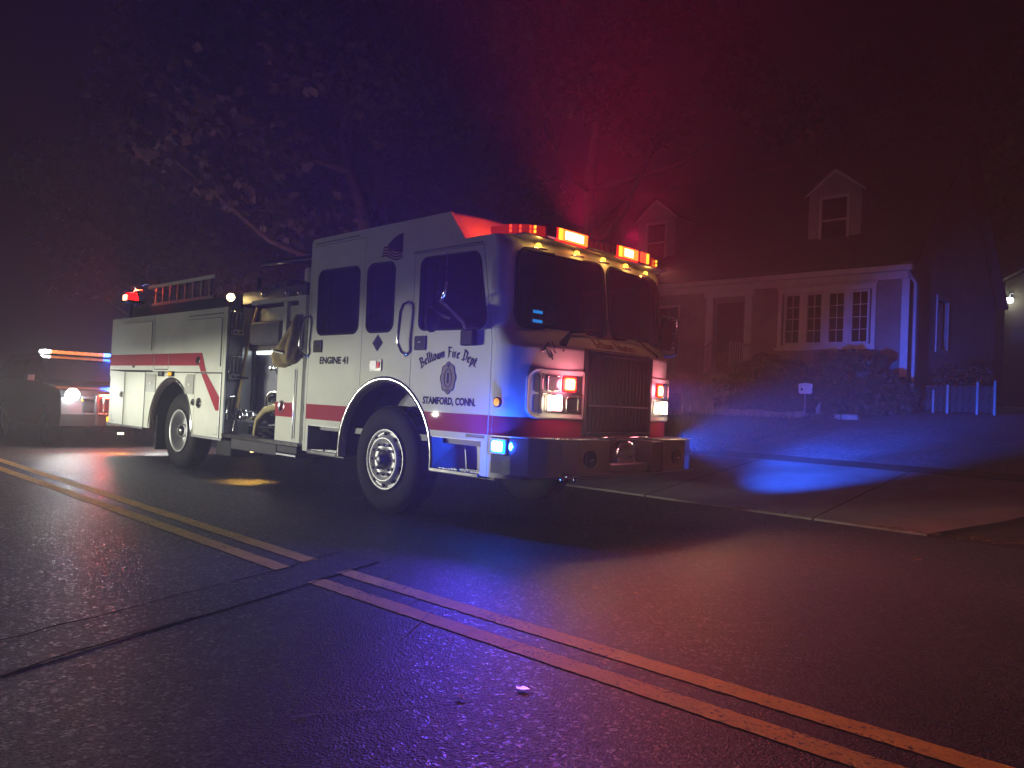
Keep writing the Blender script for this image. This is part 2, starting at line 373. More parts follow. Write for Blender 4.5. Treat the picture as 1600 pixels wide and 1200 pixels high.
def seam(name, p0, p1, w, m, z, n=60, amp=.02, parent=None):
    p0 = Vector(p0); p1 = Vector(p1); d = (p1 - p0).normalized(); s = Vector((-d.y, d.x, 0)); vs = []; off = 0
    for i in range(n + 1):
        p = p0.lerp(p1, i / n); off = off * .8 + random.uniform(-amp, amp); ww = w * random.uniform(.35, 1.3)
        q = p + s * off; vs += [q + s * ww / 2 + Vector((0, 0, z)), q - s * ww / 2 + Vector((0, 0, z))]
    mb = MB(); mb.add(vs, [(2 * i, 2 * i + 1, 2 * i + 3, 2 * i + 2) for i in range(n)]); return mb.build(name, m, parent, recalc=False)
pa0, pa1 = Vector((-3.0, -2.0, 0)), Vector((-5.02, 3.42, 0))
pb0, pb1 = Vector((-2.6, -2.0, 0)), Vector((-4.56, 3.42, 0))
mb = MB(); mb.add([p + Vector((0, 0, .0025)) for p in (pb0, pb1, pa1, pa0)], [(0, 1, 2, 3)]); mb.build('trench_patch', M['patch'], rd, recalc=False)
seam('tar_seam', pa0, pa1, .017, M['tar'], .006, 90, .012, rd); seam('tar_seam', pb0, pb1, .024, M['tar'], .006, 90, .012, rd)
seam('tar_seam', (-2.55, 1.55, 0), (-2.25, 2.2, 0), .008, M['concrete'], .006, 12, .003, rd)
seam('tar_seam', (-3.05, 2.45, 0), (-3.35, 2.9, 0), .010, M['concrete'], .006, 10, .003, rd)
seam('tar_seam', (-3.55, 2.86, 0), (-3.6, 3.0, 0), .012, M['concrete'], .006, 6, .003, rd)
# concrete apron with recessed joints, kerbs, driveway
slab_edges = [-8.2, -6.0, -3.7, -2.05]
apron = empty('driveway_apron', (-5, 9, 0)); tag(apron, kind='structure')
for i in range(3):
    for (ya, yb) in ((8.88, 12.2),):
        ysl = list(np.linspace(ya, yb, 8)); mb = MB(); x0, x1 = slab_edges[i] + .012, slab_edges[i + 1] - .012
        xr_ = lambda y: x1 if i < 2 else -2.5 + min(.63, (y - 8.88) * .52) + max(0, y - 10.1) * .13
        top = []; 
        for y in ysl:
            for x in (x0, (x0 + xr_(y)) / 2, xr_(y)): top.append((x, y, tz(x, y) + .018 + random.uniform(-.002, .002)))
        mb.add(top, [(j * 3 + k, j * 3 + k + 1, j * 3 + k + 4, j * 3 + k + 3) for j in range(7) for k in range(2)])
        for a, b in ((0, 1), (1, 2)):
            p, q = Vector(top[a]), Vector(top[b]); mb.add([p, q, q - Vector((0, 0, .08)), p - Vector((0, 0, .08))], [(0, 1, 2, 3)])
        mb.build('concrete_slab', M['concrete'], apron, recalc=False)
jo = sheet('joint_bed', -8.2, -2.6, list(np.linspace(8.9, 12.2, 8)), -0.004, M['joint'], 4); jo.parent = apron; jo.location = -Vector((-5, 9, 0))
def kerbrun(x0, x1):
    k = empty('kerb', ((x0 + x1) / 2, 8.94, 0)); tag(k, kind='structure')
    n = int((x1 - x0) / 1.5)
    for i in range(n):
        a = x0 + (x1 - x0) * i / n; b = x0 + (x1 - x0) * (i + 1) / n
        MB().box(a + .006, b - .006, 8.86 + random.uniform(-.006, .006), 9.02, -.05, .115 + random.uniform(-.008, .008), .015).build('kerb_stone', M['kerb'], k)
kerbrun(-33, -8.25)
dr = sheet('driveway', -7.0, -1.6, list(np.linspace(12.75, 31, 30)), .012, M['drive'], 10, .006); tag(dr, kind='structure')
st = sheet('dark_strip', -8.2, -1.6, [12.2, 12.35, 12.6, 12.76], -0.005, M['joint'], 12, .01); tag(st, kind='structure')  # dark strip between apron and driveway
# grass blades on the lawn and verge
def blades(n, region, hmin, hmax, avoid):
    v = np.zeros((n, 3, 3)); k = 0
    while k < n:
        x = random.uniform(*region[0]); y = region[1][0] + (region[1][1] - region[1][0]) * random.random() ** 1.3
        if avoid(x, y): continue
        h = random.uniform(hmin, hmax); a = random.uniform(0, 6.28); w = random.uniform(.006, .014); z = tz(x, y) - .03
        c, s = math.cos(a), math.sin(a); lx, ly = random.uniform(-.04, .04), random.uniform(-.04, .04)
        v[k] = ((x - c * w, y - s * w, z), (x + c * w, y + s * w, z), (x + lx, y + ly, z + h)); k += 1
    return v
def tri_mesh(name, arr, m, parent=None, k=3, org=(0, 0, 0)):
    n = len(arr); me = bpy.data.meshes.new(name); pts = (np.asarray(arr).reshape(-1, 3) - np.array(org)).astype(np.float32)
    me.vertices.add(n * k); me.vertices.foreach_set('co', pts.ravel())
    me.loops.add(n * k); me.loops.foreach_set('vertex_index', np.arange(n * k, dtype=np.int32))
    me.polygons.add(n); me.polygons.foreach_set('loop_start', np.arange(0, n * k, k, dtype=np.int32))
    me.update(calc_edges=True); me.materials.append(m)
    o = bpy.data.objects.new(name, me); col.objects.link(o); WORLD[o.name] = Vector(org)
    if parent: o.parent = parent; o.location = Vector(org) - WORLD[parent.name]
    else: o.location = org
    return o
gb = tri_mesh('grass', blades(60000, ((-24, -7.0), (9.05, 19.0)), .05, .12, lambda x, y: (x > -8.3 and y < 12.6)), M['grass']); tag(gb, kind='stuff')
gb2 = tri_mesh('verge_grass', blades(9000, ((-1.95, 6), (9.05, 14)), .05, .13, lambda x, y: x < -1.55), M['grass']); tag(gb2, kind='stuff')

# ------------------------------------------------------------------ FIRE ENGINE
YR, YL, YC = 4.80, 7.30, 6.05
fe = empty('fire_engine', (-9.3, YC, 0), 'white fire engine with red stripe and lit red roof lights, parked at the kerb', 'fire engine')
def side_map(y): return lambda a, b: (a, y, b)
ARC, ARZ, ARR = -6.46, 0.60, 0.77
def za(x, xc=ARC, zc=ARZ, r=ARR): return zc + math.sqrt(max(0, r * r - (x - xc) ** 2))
def arc_pts(xa, xb, n=18, xc=ARC, zc=ARZ, r=ARR):
    a0 = math.acos(max(-1, min(1, (xa - xc) / r))); a1 = math.acos(max(-1, min(1, (xb - xc) / r)))
    return [(xc + r * math.cos(a0 + (a1 - a0) * i / n), zc + r * math.sin(a0 + (a1 - a0) * i / n)) for i in range(n + 1)]
def sfx(z):   # front edge of the side panel
    return -4.87 + 0.2 * dz(z)
def dz(z):
    k = [(0, 0), (1.70, 0), (1.86, -.16), (2.60, -.25), (2.645, -.28), (2.69, -.36)]
    for (a, da), (b, db) in zip(k[:-1], k[1:]):
        if z <= b: return da + (db - da) * (z - a) / (b - a)
    return k[-1][1]
WR = rpoly([(-7.78, 1.86), (-6.98, 1.86), (-6.99, 2.58), (-7.79, 2.59)], .09)
WM = rpoly([(-6.825, 1.86), (-6.37, 1.86), (-6.375, 2.57), (-6.84, 2.58)], .09)
WF = rpoly([(-5.95, 1.86), (-4.985, 1.845), (-5.13, 2.55), (-5.95, 2.56)], [.08, .1, .1, .08])
front_edge = [(sfx(z), z) for z in (2.69, 2.6, 2.3, 1.86, 1.70)]
SIDE = ([(-6.895, za(-6.895)), (-6.895, 2.885), (-7.935, 2.885), (-7.935, .53), (-7.97, .53), (-7.97, 2.93), (-7.93, 2.97), (-5.56, 2.97), (-5.33, 2.69)]
        + front_edge + [(-4.87, .53), (-4.912, .53), (-4.912, 1.75), (-5.07, 2.615), (-6.055, 2.615)] + arc_pts(-6.055, -6.895))
def arcset(zs, sgn): return [(ARC + sgn * math.sqrt(ARR ** 2 - (z - ARZ) ** 2), z) for z in zs]
RDOOR = [(-7.928, .53), (-7.87, .53), (-7.87, .83), (-7.25, .83), (-7.25, .53)] + arcset([.62, .7, .8, .9, 1.0, 1.1, 1.18], -1) + [(-6.902, za(-6.902)), (-6.902, 2.878), (-7.928, 2.878)]
FDOOR = [(-6.047, za(-6.047))] + arcset([1.2, 1.1, 1.0, .9, .84], 1) + [(-5.0, .84), (-5.0, .53), (-4.92, .53), (-4.92, 1.75), (-5.078, 2.607), (-6.047, 2.607)]
def cab_sides(y, off, near):
    if near:
        cs = MB().plate(SIDE, [WM], side_map(y), off).build('cab_side', M['white'], fe)
        rd_ = MB().plate(RDOOR, [WR], side_map(y), off).build('rear_door', M['white'], fe)
        fd_ = MB().plate(FDOOR, [WF], side_map(y), off).build('front_door', M['white'], fe)
        MB().plate([(-7.95, .5), (-7.2, .5)] + arc_pts(-7.2, -5.72)[::1] + [(-5.72, .5), (-4.86, .5), (-4.86, 1.7), (-5.02, 2.68), (-5.36, 2.68), (-5.58, 2.95), (-7.95, 2.95)],
                   [rpoly(x, 0) for x in (WR, WM, WF)] + [[(-7.88, .54), (-7.24, .54), (-7.24, .84), (-7.88, .84)], [(-5.69, .54), (-4.99, .54), (-4.99, .85), (-5.69, .85)]],
                   side_map(y + .05), (0, .01, 0)).build('inner_panel', M['darkmetal'], fe)
        return cs, rd_, fd_
    full = [(-7.97, .53), (-7.97, 2.97), (-5.56, 2.97), (-5.33, 2.69)] + front_edge + [(-4.87, .53), (-5.72, .53)] + arc_pts(-5.70, -7.22)
    cs = MB().plate(full, [WR, WM, WF], side_map(y), off).build('cab_side', M['white'], fe)
    for w in (WR, WM, WF): MB().plate(w, [], side_map(y - .02), (0, .006, 0)).build('side_window', M['glass'], cs)
    return cs, None, None
CS, RDO, FDO = cab_sides(YR, (0, .04, 0), True)
cab_sides(YL, (0, -.04, 0), False)
def gasket(poly, y, parent, r=.014):
    MB().tube([(a, y, b) for a, b in poly], r, 6, True).build('window_seal', M['rubber'], parent)
for w, par in ((WR, RDO), (WM, CS), (WF, FDO)):
    gl = MB().plate(w, [], side_map(YR + .018), (0, .006, 0)).build('window_pane', M['glass'], par); gasket(w, YR + .004, par)
# drip rails above doors
MB().box(-7.88, -7.02, YR - .012, YR - .001, 2.905, 2.915).build('drip_rail', M['steelgrey'], fe)
MB().box(-6.06, -5.1, YR - .016, YR - .001, 2.622, 2.634).build('drip_rail', M['steelgrey'], fe)
# raised and low roof
mb = MB(); prof = [(4.80, 2.97), (4.83, 2.985), (5.2, 3.01), (6.05, 3.025), (6.9, 3.01), (7.27, 2.985), (7.30, 2.97)]
rows = []
def prow(x, dzv, ins=0.0): return [(x, YC + (y - YC) * (1 - ins), z + dzv) for y, z in prof]
rows = [prow(-7.97, -.04), prow(-7.93, 0), prow(-5.62, 0, .02), prow(-5.55, -.03, .03)]
low = [(x, YC + (y - YC) * .975, 2.695 + (z - 2.97) * .4) for (x, y, z) in [(-5.32, y, z) for y, z in prof]]
rows.append(low); rows.append([(-5.0, y, 2.69 + (z - 2.97) * .4) for y, z in prof])
rows.append([(-4.80, YC + (y - YC) * .94, 2.685 + (z - 2.97) * .4) for y, z in prof])
vs = [p for r_ in rows for p in r_]; n7 = 7
mb.add(vs, [(j * n7 + i, j * n7 + i + 1, (j + 1) * n7 + i + 1, (j + 1) * n7 + i) for j in range(len(rows) - 1) for i in range(6)])
for yy, sg in ((0, 1), (6, -1)):   # corner chamfers closing against the sides
    y_s = prof[yy][0]
    mb.add([(-5.56, y_s, 2.968), rows[3][yy], rows[4][yy], (-5.33, y_s, 2.69)], [(0, 1, 2, 3)]); mb.add([(-5.56, y_s, 2.968), rows[2][yy], rows[3][yy]], [(0, 1, 2)])
    mb.add([(-5.33, y_s, 2.69), rows[4][yy], rows[5][yy]], [(0, 1, 2)])
mb.build('cab_roof', M['white'], fe)
MB().box(-7.96, -7.92, YR + .03, YL - .03, .6, 2.95).build('cab_rear_wall', M['white'], fe)
MB().box(-7.9, -4.75, YR + .1, YL - .1, .78, .84).box(-7.2, -5.72, YR + .35, YL - .35, .84, 1.5).build('cab_floor', M['darkmetal'], fe)
# wheel well of the cab
mb = MB(); aw = arc_pts(-5.70, -7.22, 20)
for i in range(20):
    (a, b), (c, d) = aw[i], aw[i + 1]; mb.add([(a, YR + .02, b), (c, YR + .02, d), (c, YR + .6, d), (a, YR + .6, b)], [(0, 1, 2, 3)])
mb.add([(-7.22, YR + .6, .5), (-5.70, YR + .6, .5), (-5.70, YR + .6, 1.37), (-7.22, YR + .6, 1.37)], [(0, 1, 2, 3)])
mb.build('front_wheel_well', M['black'], fe)
# front skin
half = [(-4.87, 4.80), (-4.80, 4.812), (-4.72, 4.85), (-4.65, 4.91), (-4.595, 4.99), (-4.545, 5.10), (-4.50, 5.26), (-4.46, 5.48), (-4.435, 5.75), (-4.43, 6.05)]
plan = half + [(x, 2 * YC - y) for x, y in half[-2::-1]]
cum = [0]
for a, b in zip(plan[:-1], plan[1:]): cum.append(cum[-1] + math.hypot(b[0] - a[0], b[1] - a[1]))
SL = cum[-1]
def planpt(s):
    s = max(0, min(SL, s))
    for i in range(len(cum) - 1):
        if s <= cum[i + 1] + 1e-9:
            t = (s - cum[i]) / (cum[i + 1] - cum[i]); a, b = plan[i], plan[i + 1]
            p0 = plan[max(0, i - 1)]; p3 = plan[min(len(plan) - 1, i + 2)]
            f = lambda q0, q1, q2, q3: .5 * ((2 * q1) + (-q0 + q2) * t + (2 * q0 - 5 * q1 + 4 * q2 - q3) * t * t + (-q0 + 3 * q1 - 3 * q2 + q3) * t ** 3)
            return f(p0[0], a[0], b[0], p3[0]), f(p0[1], a[1], b[1], p3[1])
def skin(s, z, off=0.0):
    x, y = planpt(s); x2, y2 = planpt(min(SL, s + .01)); x1, y1 = planpt(max(0, s - .01))
    w = min(1, .2 + .8 * min(s, SL - s) / .45); x += w * dz(z)
    d = Vector((x2 - x1, y2 - y1)).normalized()
    return Vector((x + d.y * off, y - d.x * off, z))
def s_of_y(y):
    lo, hi = 0, SL
    for _ in range(40):
        m_ = (lo + hi) / 2
        if planpt(m_)[1] < y: lo = m_
        else: hi = m_
    return lo
sm_ = SL / 2
PANES = [rpoly([(s_of_y(4.93) - .02, 1.875), (sm_ - .035, 1.865), (sm_ - .035, 2.565), (s_of_y(4.93) + .03, 2.585)], [.11, .09, .09, .16]),
         rpoly([(sm_ + .035, 1.865), (SL - s_of_y(4.93) + .02, 1.875), (SL - s_of_y(4.93) - .03, 2.585), (sm_ + .035, 2.565)], [.09, .11, .16, .09])]
GY0, GY1 = 5.53, 6.57; gs0, gs1 = s_of_y(GY0), s_of_y(GY1)
NS = 170; zrows = [.53, .62, .76, .90] + [.90 + .17 * i / 4 for i in range(1, 5)] + list(np.linspace(1.085, 1.70, 26)) + [1.74, 1.78, 1.82, 1.86] + list(np.linspace(1.875, 2.6, 48)) + [2.62, 2.645, 2.67, 2.69]
ss = [SL * i / NS for i in range(NS + 1)]
pts = [[skin(s, z) for s in ss] for z in zrows]
mbS, mbR, mbG = MB(), MB(), [MB(), MB()]
flat = [p for r_ in pts for p in r_]; W1 = NS + 1
mbS.v = [tuple(p) for p in flat]
gq = [[], []]
for j in range(len(zrows) - 1):
    zc = (zrows[j] + zrows[j + 1]) / 2
    for i in range(NS):
        s_ = (ss[i] + ss[i + 1]) / 2; f = (j * W1 + i, j * W1 + i + 1, (j + 1) * W1 + i + 1, (j + 1) * W1 + i)
        done = False
        if 1.86 < zc < 2.6:
            for k in (0, 1):
                if inside((s_, zc), PANES[k]): gq[k].append(f); done = True
        if done: continue
        if gs0 < s_ < gs1 and .93 < zc < 1.69: continue
        if .90 < zc < 1.07: mbR.add([flat[q] for q in f], [(0, 1, 2, 3)], True); continue
        mbS.f.append(f); mbS.sm.append(True)
mbS.build('cab_front', M['white'], fe); mbR.build('red_stripe', M['red'], fe)
for k in (0, 1):
    used = sorted({q for f in gq[k] for q in f}); ix = {q: i for i, q in enumerate(used)}
    m_ = MB(); m_.add([flat[q] for q in used], [tuple(ix[q] for q in f) for f in gq[k]], True)
    ws = m_.build('windshield', M['glass'], fe); MB().tube([skin(s, z, .004) for s, z in PANES[k]], .02, 6, True).build('windshield_seal', M['rubber'], ws)
# grille
gr = MB()
gr.box(-4.50, -4.41, GY0, GY0 + .03, .92, 1.69).box(-4.50, -4.41, GY1 - .03, GY1, .92, 1.69).box(-4.50, -4.405, GY0 + .03, GY1 - .03, 1.66, 1.69).box(-4.50, -4.405, GY0 + .03, GY1 - .03, .92, .95)
gr = gr.build('grille', M['darkmetal'], fe)
MB().box(-4.62, -4.58, GY0, GY1, .92, 1.69).build('radiator_core', M['black'], gr)
for i in range(17):
    y = GY0 + .055 + i * (GY1 - GY0 - .11) / 16; MB().box(-4.50, -4.43, y - .006, y + .006, .952, 1.658).build('grille_bar', M['black'], gr)
MB().box(-4.44, -4.425, GY0 + .03, GY1 - .03, 1.19, 1.205).build('grille_rail', M['steelgrey'], gr)
# header lettering above the grille, on a raised plate
mb = MB(); mb.add([skin(s, z, .006) for z in (1.70, 1.84) for s in np.linspace(gs0 + .02, gs1 - .02, 12)], [(i, i + 1, 13 + i, 12 + i) for i in range(11)]); hp = mb.build('name_plate', M['white'], fe)
mb = MB(); put_black(mb, 'Belltown Volunteers', lambda u, v: skin(sm_ + u, 1.735 + v, .010), .082, .03); mb.build('lettering', M['inkred'], hp)
MB().tube([skin(s, 1.71, .008) for s in np.linspace(gs0, gs1, 10)], .007, 6).build('plate_trim', M['chrome'], hp)
# maker's emblem: slanted chrome strokes
mb = MB(); se = s_of_y(5.14)
for (u, v, l_, a) in ((-.05, .02, .05, 60), (-.025, -.02, .11, 118), (.005, .0, .12, 118), (.035, .02, .10, 118), (.06, .05, .07, 88), (-.07, -.01, .03, 30), (.02, -.06, .05, 118), (-.01, .05, .05, 60)):
    c, s_ = math.cos(R(a)), math.sin(R(a)); p = [skin(se + u + t * c * l_ / 2, 1.70 + v + t * s_ * l_ / 2 - .03, .008) for t in (-1, 1)]; mb.tube(p, .006, 6)
mb.build('emblem', M['chrome'], fe)
# wipers
for yy, d in ((5.32, 1), (6.78, -1)):
    s0 = s_of_y(yy); mb = MB(); mb.add([skin(s0 - d * .05, 1.66, .012), skin(s0 + d * .03, 1.74, .012), skin(s0 + d * .20, 1.865, .02), skin(s0 + d * .16, 1.87, .02), skin(s0 - d * .06, 1.75, .012)], [(0, 1, 2, 3, 4)])
    mb.tube([skin(s0 + d * .17, 1.865, .03), skin(s0 + d * .45, 1.90, .03), skin(s0 + d * .62, 1.93, .028)], .012, 6); mb.build('wiper', M['black'], fe)
# headlamp clusters
def grid_patch(mb, poly, off, st=.018):
    a0, a1 = min(p[0] for p in poly), max(p[0] for p in poly); b0, b1 = min(p[1] for p in poly), max(p[1] for p in poly)
    na, nb = int((a1 - a0) / st) + 1, int((b1 - b0) / st) + 1
    A = np.linspace(a0, a1, na + 1); B = np.linspace(b0, b1, nb + 1); vs = [skin(a, b, off) for b in B for a in A]
    fs = [(j * (na + 1) + i, j * (na + 1) + i + 1, (j + 1) * (na + 1) + i + 1, (j + 1) * (na + 1) + i) for j in range(nb) for i in range(na) if inside(((A[i] + A[i + 1]) / 2, (B[j] + B[j + 1]) / 2), poly)]
    mb.add(vs, fs, True)
def lens(parent, name, s, z, w, h, m, off=.035, depth=.03, r=.02, rim=None):
    poly = rrect(-w / 2, w / 2, -h / 2, h / 2, min(r, w * .45, h * .45), 4)
    o = MB().plate(poly, [], lambda a, b: skin(s + a, z + b, off), skin(s, z, off - depth) - skin(s, z, off)).build(name, m, parent)
    if rim: MB().tube([skin(s + a * 1.08, z + b * 1.08, off - .004) for a, b in poly], .008, 6, True).build('lens_rim', rim, o)
    return o
def cluster(flip):
    S = (lambda s: SL - s) if flip else (lambda s: s)
    so, si = s_of_y(4.955), s_of_y(5.515)
    def P(pts, r): 
        q = rpoly([(S(a), b) for a, b in pts], r); return q
    outl = P([(so, 1.075), (si, 1.075), (si, 1.495), (so, 1.495)], [.09, .008, .008, .1])
    mb = MB(); grid_patch(mb, outl, .022, .012); b = mb.build('headlight_bezel', M['white'], fe)
    mb = MB(); mb.tube([skin(a, z, .012) for a, z in outl], .016, 8, True); mb.build('bezel_edge', M['white'], b)
    inn = P([(so + .14, 1.115), (si - .02, 1.115), (si - .02, 1.455), (so + .14, 1.455)], .02)
    mb = MB(); grid_patch(mb, inn, .026, .02); mb.build('lamp_tray', M['alu'], b)
    for lo, hi in ((1.115, 1.275), (1.295, 1.455)):
        q = P([(so + .055, lo), (so + .115, lo), (so + .115, hi), (so + .055, hi)], .02)
        mb = MB(); grid_patch(mb, q, .027, .012); mb.build('turn_lens', M['lensclear'], b)
    MB().tube([skin(S(so + .128), 1.11, .035), skin(S(so + .128), 1.46, .035)], .007, 6).build('bezel_trim', M['chrome'], b)
    MB().tube([skin(S(so + .14), 1.285, .03), skin(S(si - .02), 1.285, .03)], .006, 6).build('bezel_trim', M['chrome'], b)
    s1, s2 = S(s_of_y(5.18)), S(s_of_y(5.385)); red_s = S(s_of_y(5.335)); un_s = S(s_of_y(5.175))
    l1 = lens(b, 'headlight', s1, 1.205, .145, .13, M['headlit'], .045, .03, .012, M['chrome'])
    lens(b, 'headlight', s2, 1.2, .12, .11, M['chrome'], .03, .02, .012, M['chrome'])
    l2 = lens(b, 'warning_light', red_s, 1.378, .15, .135, M['redrim'], .040, .03, .02); lens(l2, 'lens_glow', red_s, 1.378, .125, .115, M['redglow'], .046, .01, .02); lens(l2, 'lit_center', red_s, 1.378, .10, .092, M['redhot'], .052, .01, .02)
    lens(b, 'warning_light', un_s, 1.378, .12, .12, M['lensclear'], .035, .02, .012, M['chrome'])
    p1 = skin(s1, 1.205, .10); p2 = skin(red_s, 1.378, .10)
    lamp('headlight_beam', 'SPOT', p1, (1, .70, .42), 5, fe, p1 + Vector((1, .0, -.18)), 125, .7, .03)
    lamp('warning_fill', 'POINT', skin(red_s, 1.378, .16), (1, .22, .30), .42, fe, radius=.06); lamp('headlight_fill', 'POINT', skin(s1, 1.205, .16), (1, .72, .50), .15, fe, radius=.06)  # added point lamps floating off the lenses to fill the cab front
    lamp('warning_beam', 'SPOT', p2, (1, .03, .02), 6, fe, p2 + Vector((1, 0, .05)), 150, .6, .05)
cluster(False); cluster(True)
# front corner amber side markers
def sidelens(name, x, z, r, m, y=YR - .02, parent=None):
    mb = MB(); mb.lathe([(0, -.022), (r * .6, -.018), (r * .95, -.006), (r, .012)], (x, y, z), (0, 1, 0), 20); o = mb.build(name, m, parent or fe)
    MB().lathe([(r, -.004), (r * 1.28, .0), (r * 1.28, .02)], (x, y, z), (0, 1, 0), 20).build('lens_rim', M['black'], o); return o
sm0 = skin(.06, 1.19, .012); sidelens('side_marker', sm0.x, 1.19, .036, M['amberdim'], sm0.y - .012)
# visor marker lights and lightbar
for i, y in enumerate((5.20, 5.66, 6.05, 6.44, 6.90)):
    s_ = s_of_y(y); p = skin(s_, 2.632, .0); nrm = (skin(s_, 2.632, .02) - p).normalized()
    mk = MB().lathe([(0, .034), (.014, .032), (.024, .02), (.027, .0)], p, nrm, 14).build('marker_light', M['amber'], fe)
    MB().tube([skin(s_ - .07, 2.605, .012), skin(s_ + .07, 2.605, .012)], .008, 6).build('marker_base', M['chrome'], mk)
    lamp('marker_glow', 'POINT', skin(s_, 2.632, .09), (1, .5, .1), .07, fe, radius=.02)
lamp('roof_slope_glow', 'POINT', (-5.06, 5.10, 2.86), (1, .05, .01), .9, fe, radius=.03)
lb = MB(); lb.box(-4.86, -4.70, 4.93, 7.17, 2.685, 2.70, .004); lb = lb.build('lightbar', M['alu'], fe)
def bar_mod(y0, y1, m, x0=-4.86, x1=-4.69, z0=2.705, z1=2.825, nm='lightbar_module', dark=False):
    o = MB().box(x0, x1, y0, y1, z0, z1, .015).build(nm, m, lb); return o
M['lenssmoke'] = mat('smoked_lens', (0.10, 0.012, 0.012), .12)
bar_mod(5.21, 5.36, M['lenssmoke']); bar_mod(5.36, 5.80, M['redrim'])
bar_mod(5.80, 6.28, M['darkmetal']); bar_mod(6.28, 6.66, M['redrim']); bar_mod(6.665, 6.86, M['lenssmoke'])
def bar_led(y0, y1, m, z0=2.712, z1=2.818, x=-4.688):
    MB().box(x - .004, x + .012, y0, y1, z0, z1, .004).build('led_head', m, lb)
bar_led(5.37, 5.42, M['yellowhot']); bar_led(5.425, 5.785, M['redglow']); bar_led(5.45, 5.72, M['redhot'], 2.727, 2.803, -4.684); bar_led(6.30, 6.345, M['yellowhot']); bar_led(6.35, 6.62, M['redglow']); bar_led(6.38, 6.53, M['redhot'], 2.727, 2.803, -4.684)
for q in range(6): bar_led(5.84 + q * .07, 5.865 + q * .07, M['lenssmoke'], 2.715, 2.79)
for y in (6.69, 6.745, 6.80): bar_led(y - .02, y + .02, M['redled'] if y < 6.75 else M['yellowhot'])
# angled pods at both ends
for sg in (1, -1):
    Y = lambda v: v if sg == 1 else 2 * YC - v
    pod = [(-4.70, 5.20), (-4.75, 5.05), (-4.90, 4.93), (-5.12, 4.92), (-5.12, 5.04), (-4.92, 5.08), (-4.86, 5.20)]
    o = MB().plate([(a, Y(b)) for a, b in pod], [], lambda a, b: (a, b, 2.705), (0, 0, .09)).build('lightbar_pod', M['lensred'], lb)
    for t in range(2):
        for q in range(6):
            p = Vector((-4.735, 5.10, 0)).lerp(Vector((-4.90, 4.955, 0)), q / 5) if True else None
            d = Vector((.6, -.75, 0)); c = p + d * .022
            MB().box(c.x - .008, c.x + .008, Y(c.y) - .008, Y(c.y) + .008, 2.722 + t * .04, 2.748 + t * .04).build('led', M['redled'] if q % 2 else M['yellowhot'] if q == 0 else M['lensred'], o)
# far-side pod is lit, throwing red towards the house
lamp('lightbar_up_fill', 'SPOT', (-4.62, 5.58, 2.78), (1, .008, .10), 50, lb, (-4.5, 5.3, 5.0), 105, 1.0, .05); lamp('lightbar_spill', 'SPOT', (-4.60, 5.58, 2.765), (1, .03, .06), 11, lb, (-2.0, 5.2, 2.5), 150, .7, .03)  # the up-aimed spots are added for a red glow above the bar
lamp('lightbar_up_fill', 'SPOT', (-4.62, 6.47, 2.78), (1, .008, .10), 36, lb, (-4.5, 6.5, 5.0), 105, 1.0, .05); lamp('lightbar_spill', 'SPOT', (-4.60, 6.47, 2.765), (1, .03, .06), 9, lb, (-2.0, 6.6, 2.5), 150, .7, .03)
lamp('blue_drive_fill', 'SPOT', (-5.9, 7.40, 1.55), (.01, .09, 1), 800, lb, (-5.3, 14.4, .72), 20, 1.0, .04)  # added blue spot without a fixture, for the blue pool on the drive
lamp('lightbar_side_beam', 'SPOT', (-4.95, 7.42, 2.76), (1, .30, .22), 40, lb, (-8.2, 20, 2.7), 44, 1.0, .05)
# bumper
def bump_block(flip):
    Y = (lambda v: 2 * YC - v) if flip else (lambda v: v)
    outl = [(-4.84, 4.775), (-4.62, 4.79), (-4.46, 4.84), (-4.33, 4.93), (-4.25, 5.04), (-4.21, 5.2), (-4.19, 5.62), (-4.46, 5.62), (-4.52, 5.2), (-4.66, 4.95), (-4.84, 4.86)]
    o2 = [(a, Y(b)) for a, b in outl]
    bo = MB().plate(o2, [], lambda a, b: (a, b, .575), (0, 0, .315)).build('front_bumper', M['chrome'], fe)
    top = [(a - .004 if a > -4.6 else a, Y(b + (.004 if b < 5 else 0))) for a, b in outl]
    tp = MB().plate(top, [], lambda a, b: (a, b, .8935), (0, 0, .006)).build('bumper_tread', M['alu'], bo)
    rb = MB()
    for i in range(16):
        for j in range(3):
            y = 5.0 + i * .038; x = -4.27 - j * .06 - (.03 if i % 2 else 0)
            if y < 5.62 and not (x > -4.27 and y < 5.15): rb.box(x - .016, x + .016, Y(y) - .004, Y(y) + .004, .8995, .9035)
    tag(rb.build('tread_pattern', M['alu'], tp), kind='stuff')
    # round lamp and speaker in the face
    yl = Y(5.36); MB().lathe([(.075, .0), (.075, .012), (.062, .014), (.055, .006), (0, .012)], (-4.198, yl, .73), (1, 0, 0), 24).build('fog_lamp', M['black'], bo)
    MB().lathe([(0, .02), (.018, .012), (.02, .0)], (-4.19, yl + .01, .715), (1, 0, 0), 12).build('lamp_bulb', M['chrome'], bo)
    MB().box(-4.196, -4.184, Y(5.03) - .001 if not flip else Y(5.60), Y(5.60) if not flip else Y(5.06), .585, .60).build('bumper_trim', M['alu'], bo)
    return bo
bA = bump_block(False); bB = bump_block(True)
cb = MB().box(-4.46, -4.40, 5.622, 6.478, .575, .89, .004).build('bumper_center', M['darkmetal'], fe)
mb = MB(); mb.lathe([(.02, .0), (.14, .0), (.15, .02), (.15, .10), (.13, .14), (.05, .17), (0, .175)], (-4.40, 6.02, .74), (1, 0, 0), 28); siren = mb.build('siren', M['chrome'], fe)
MB().box(-4.40, -4.20, 6.30, 6.475, .585, .88, .01).build('winch_box', M['steelgrey'], fe)
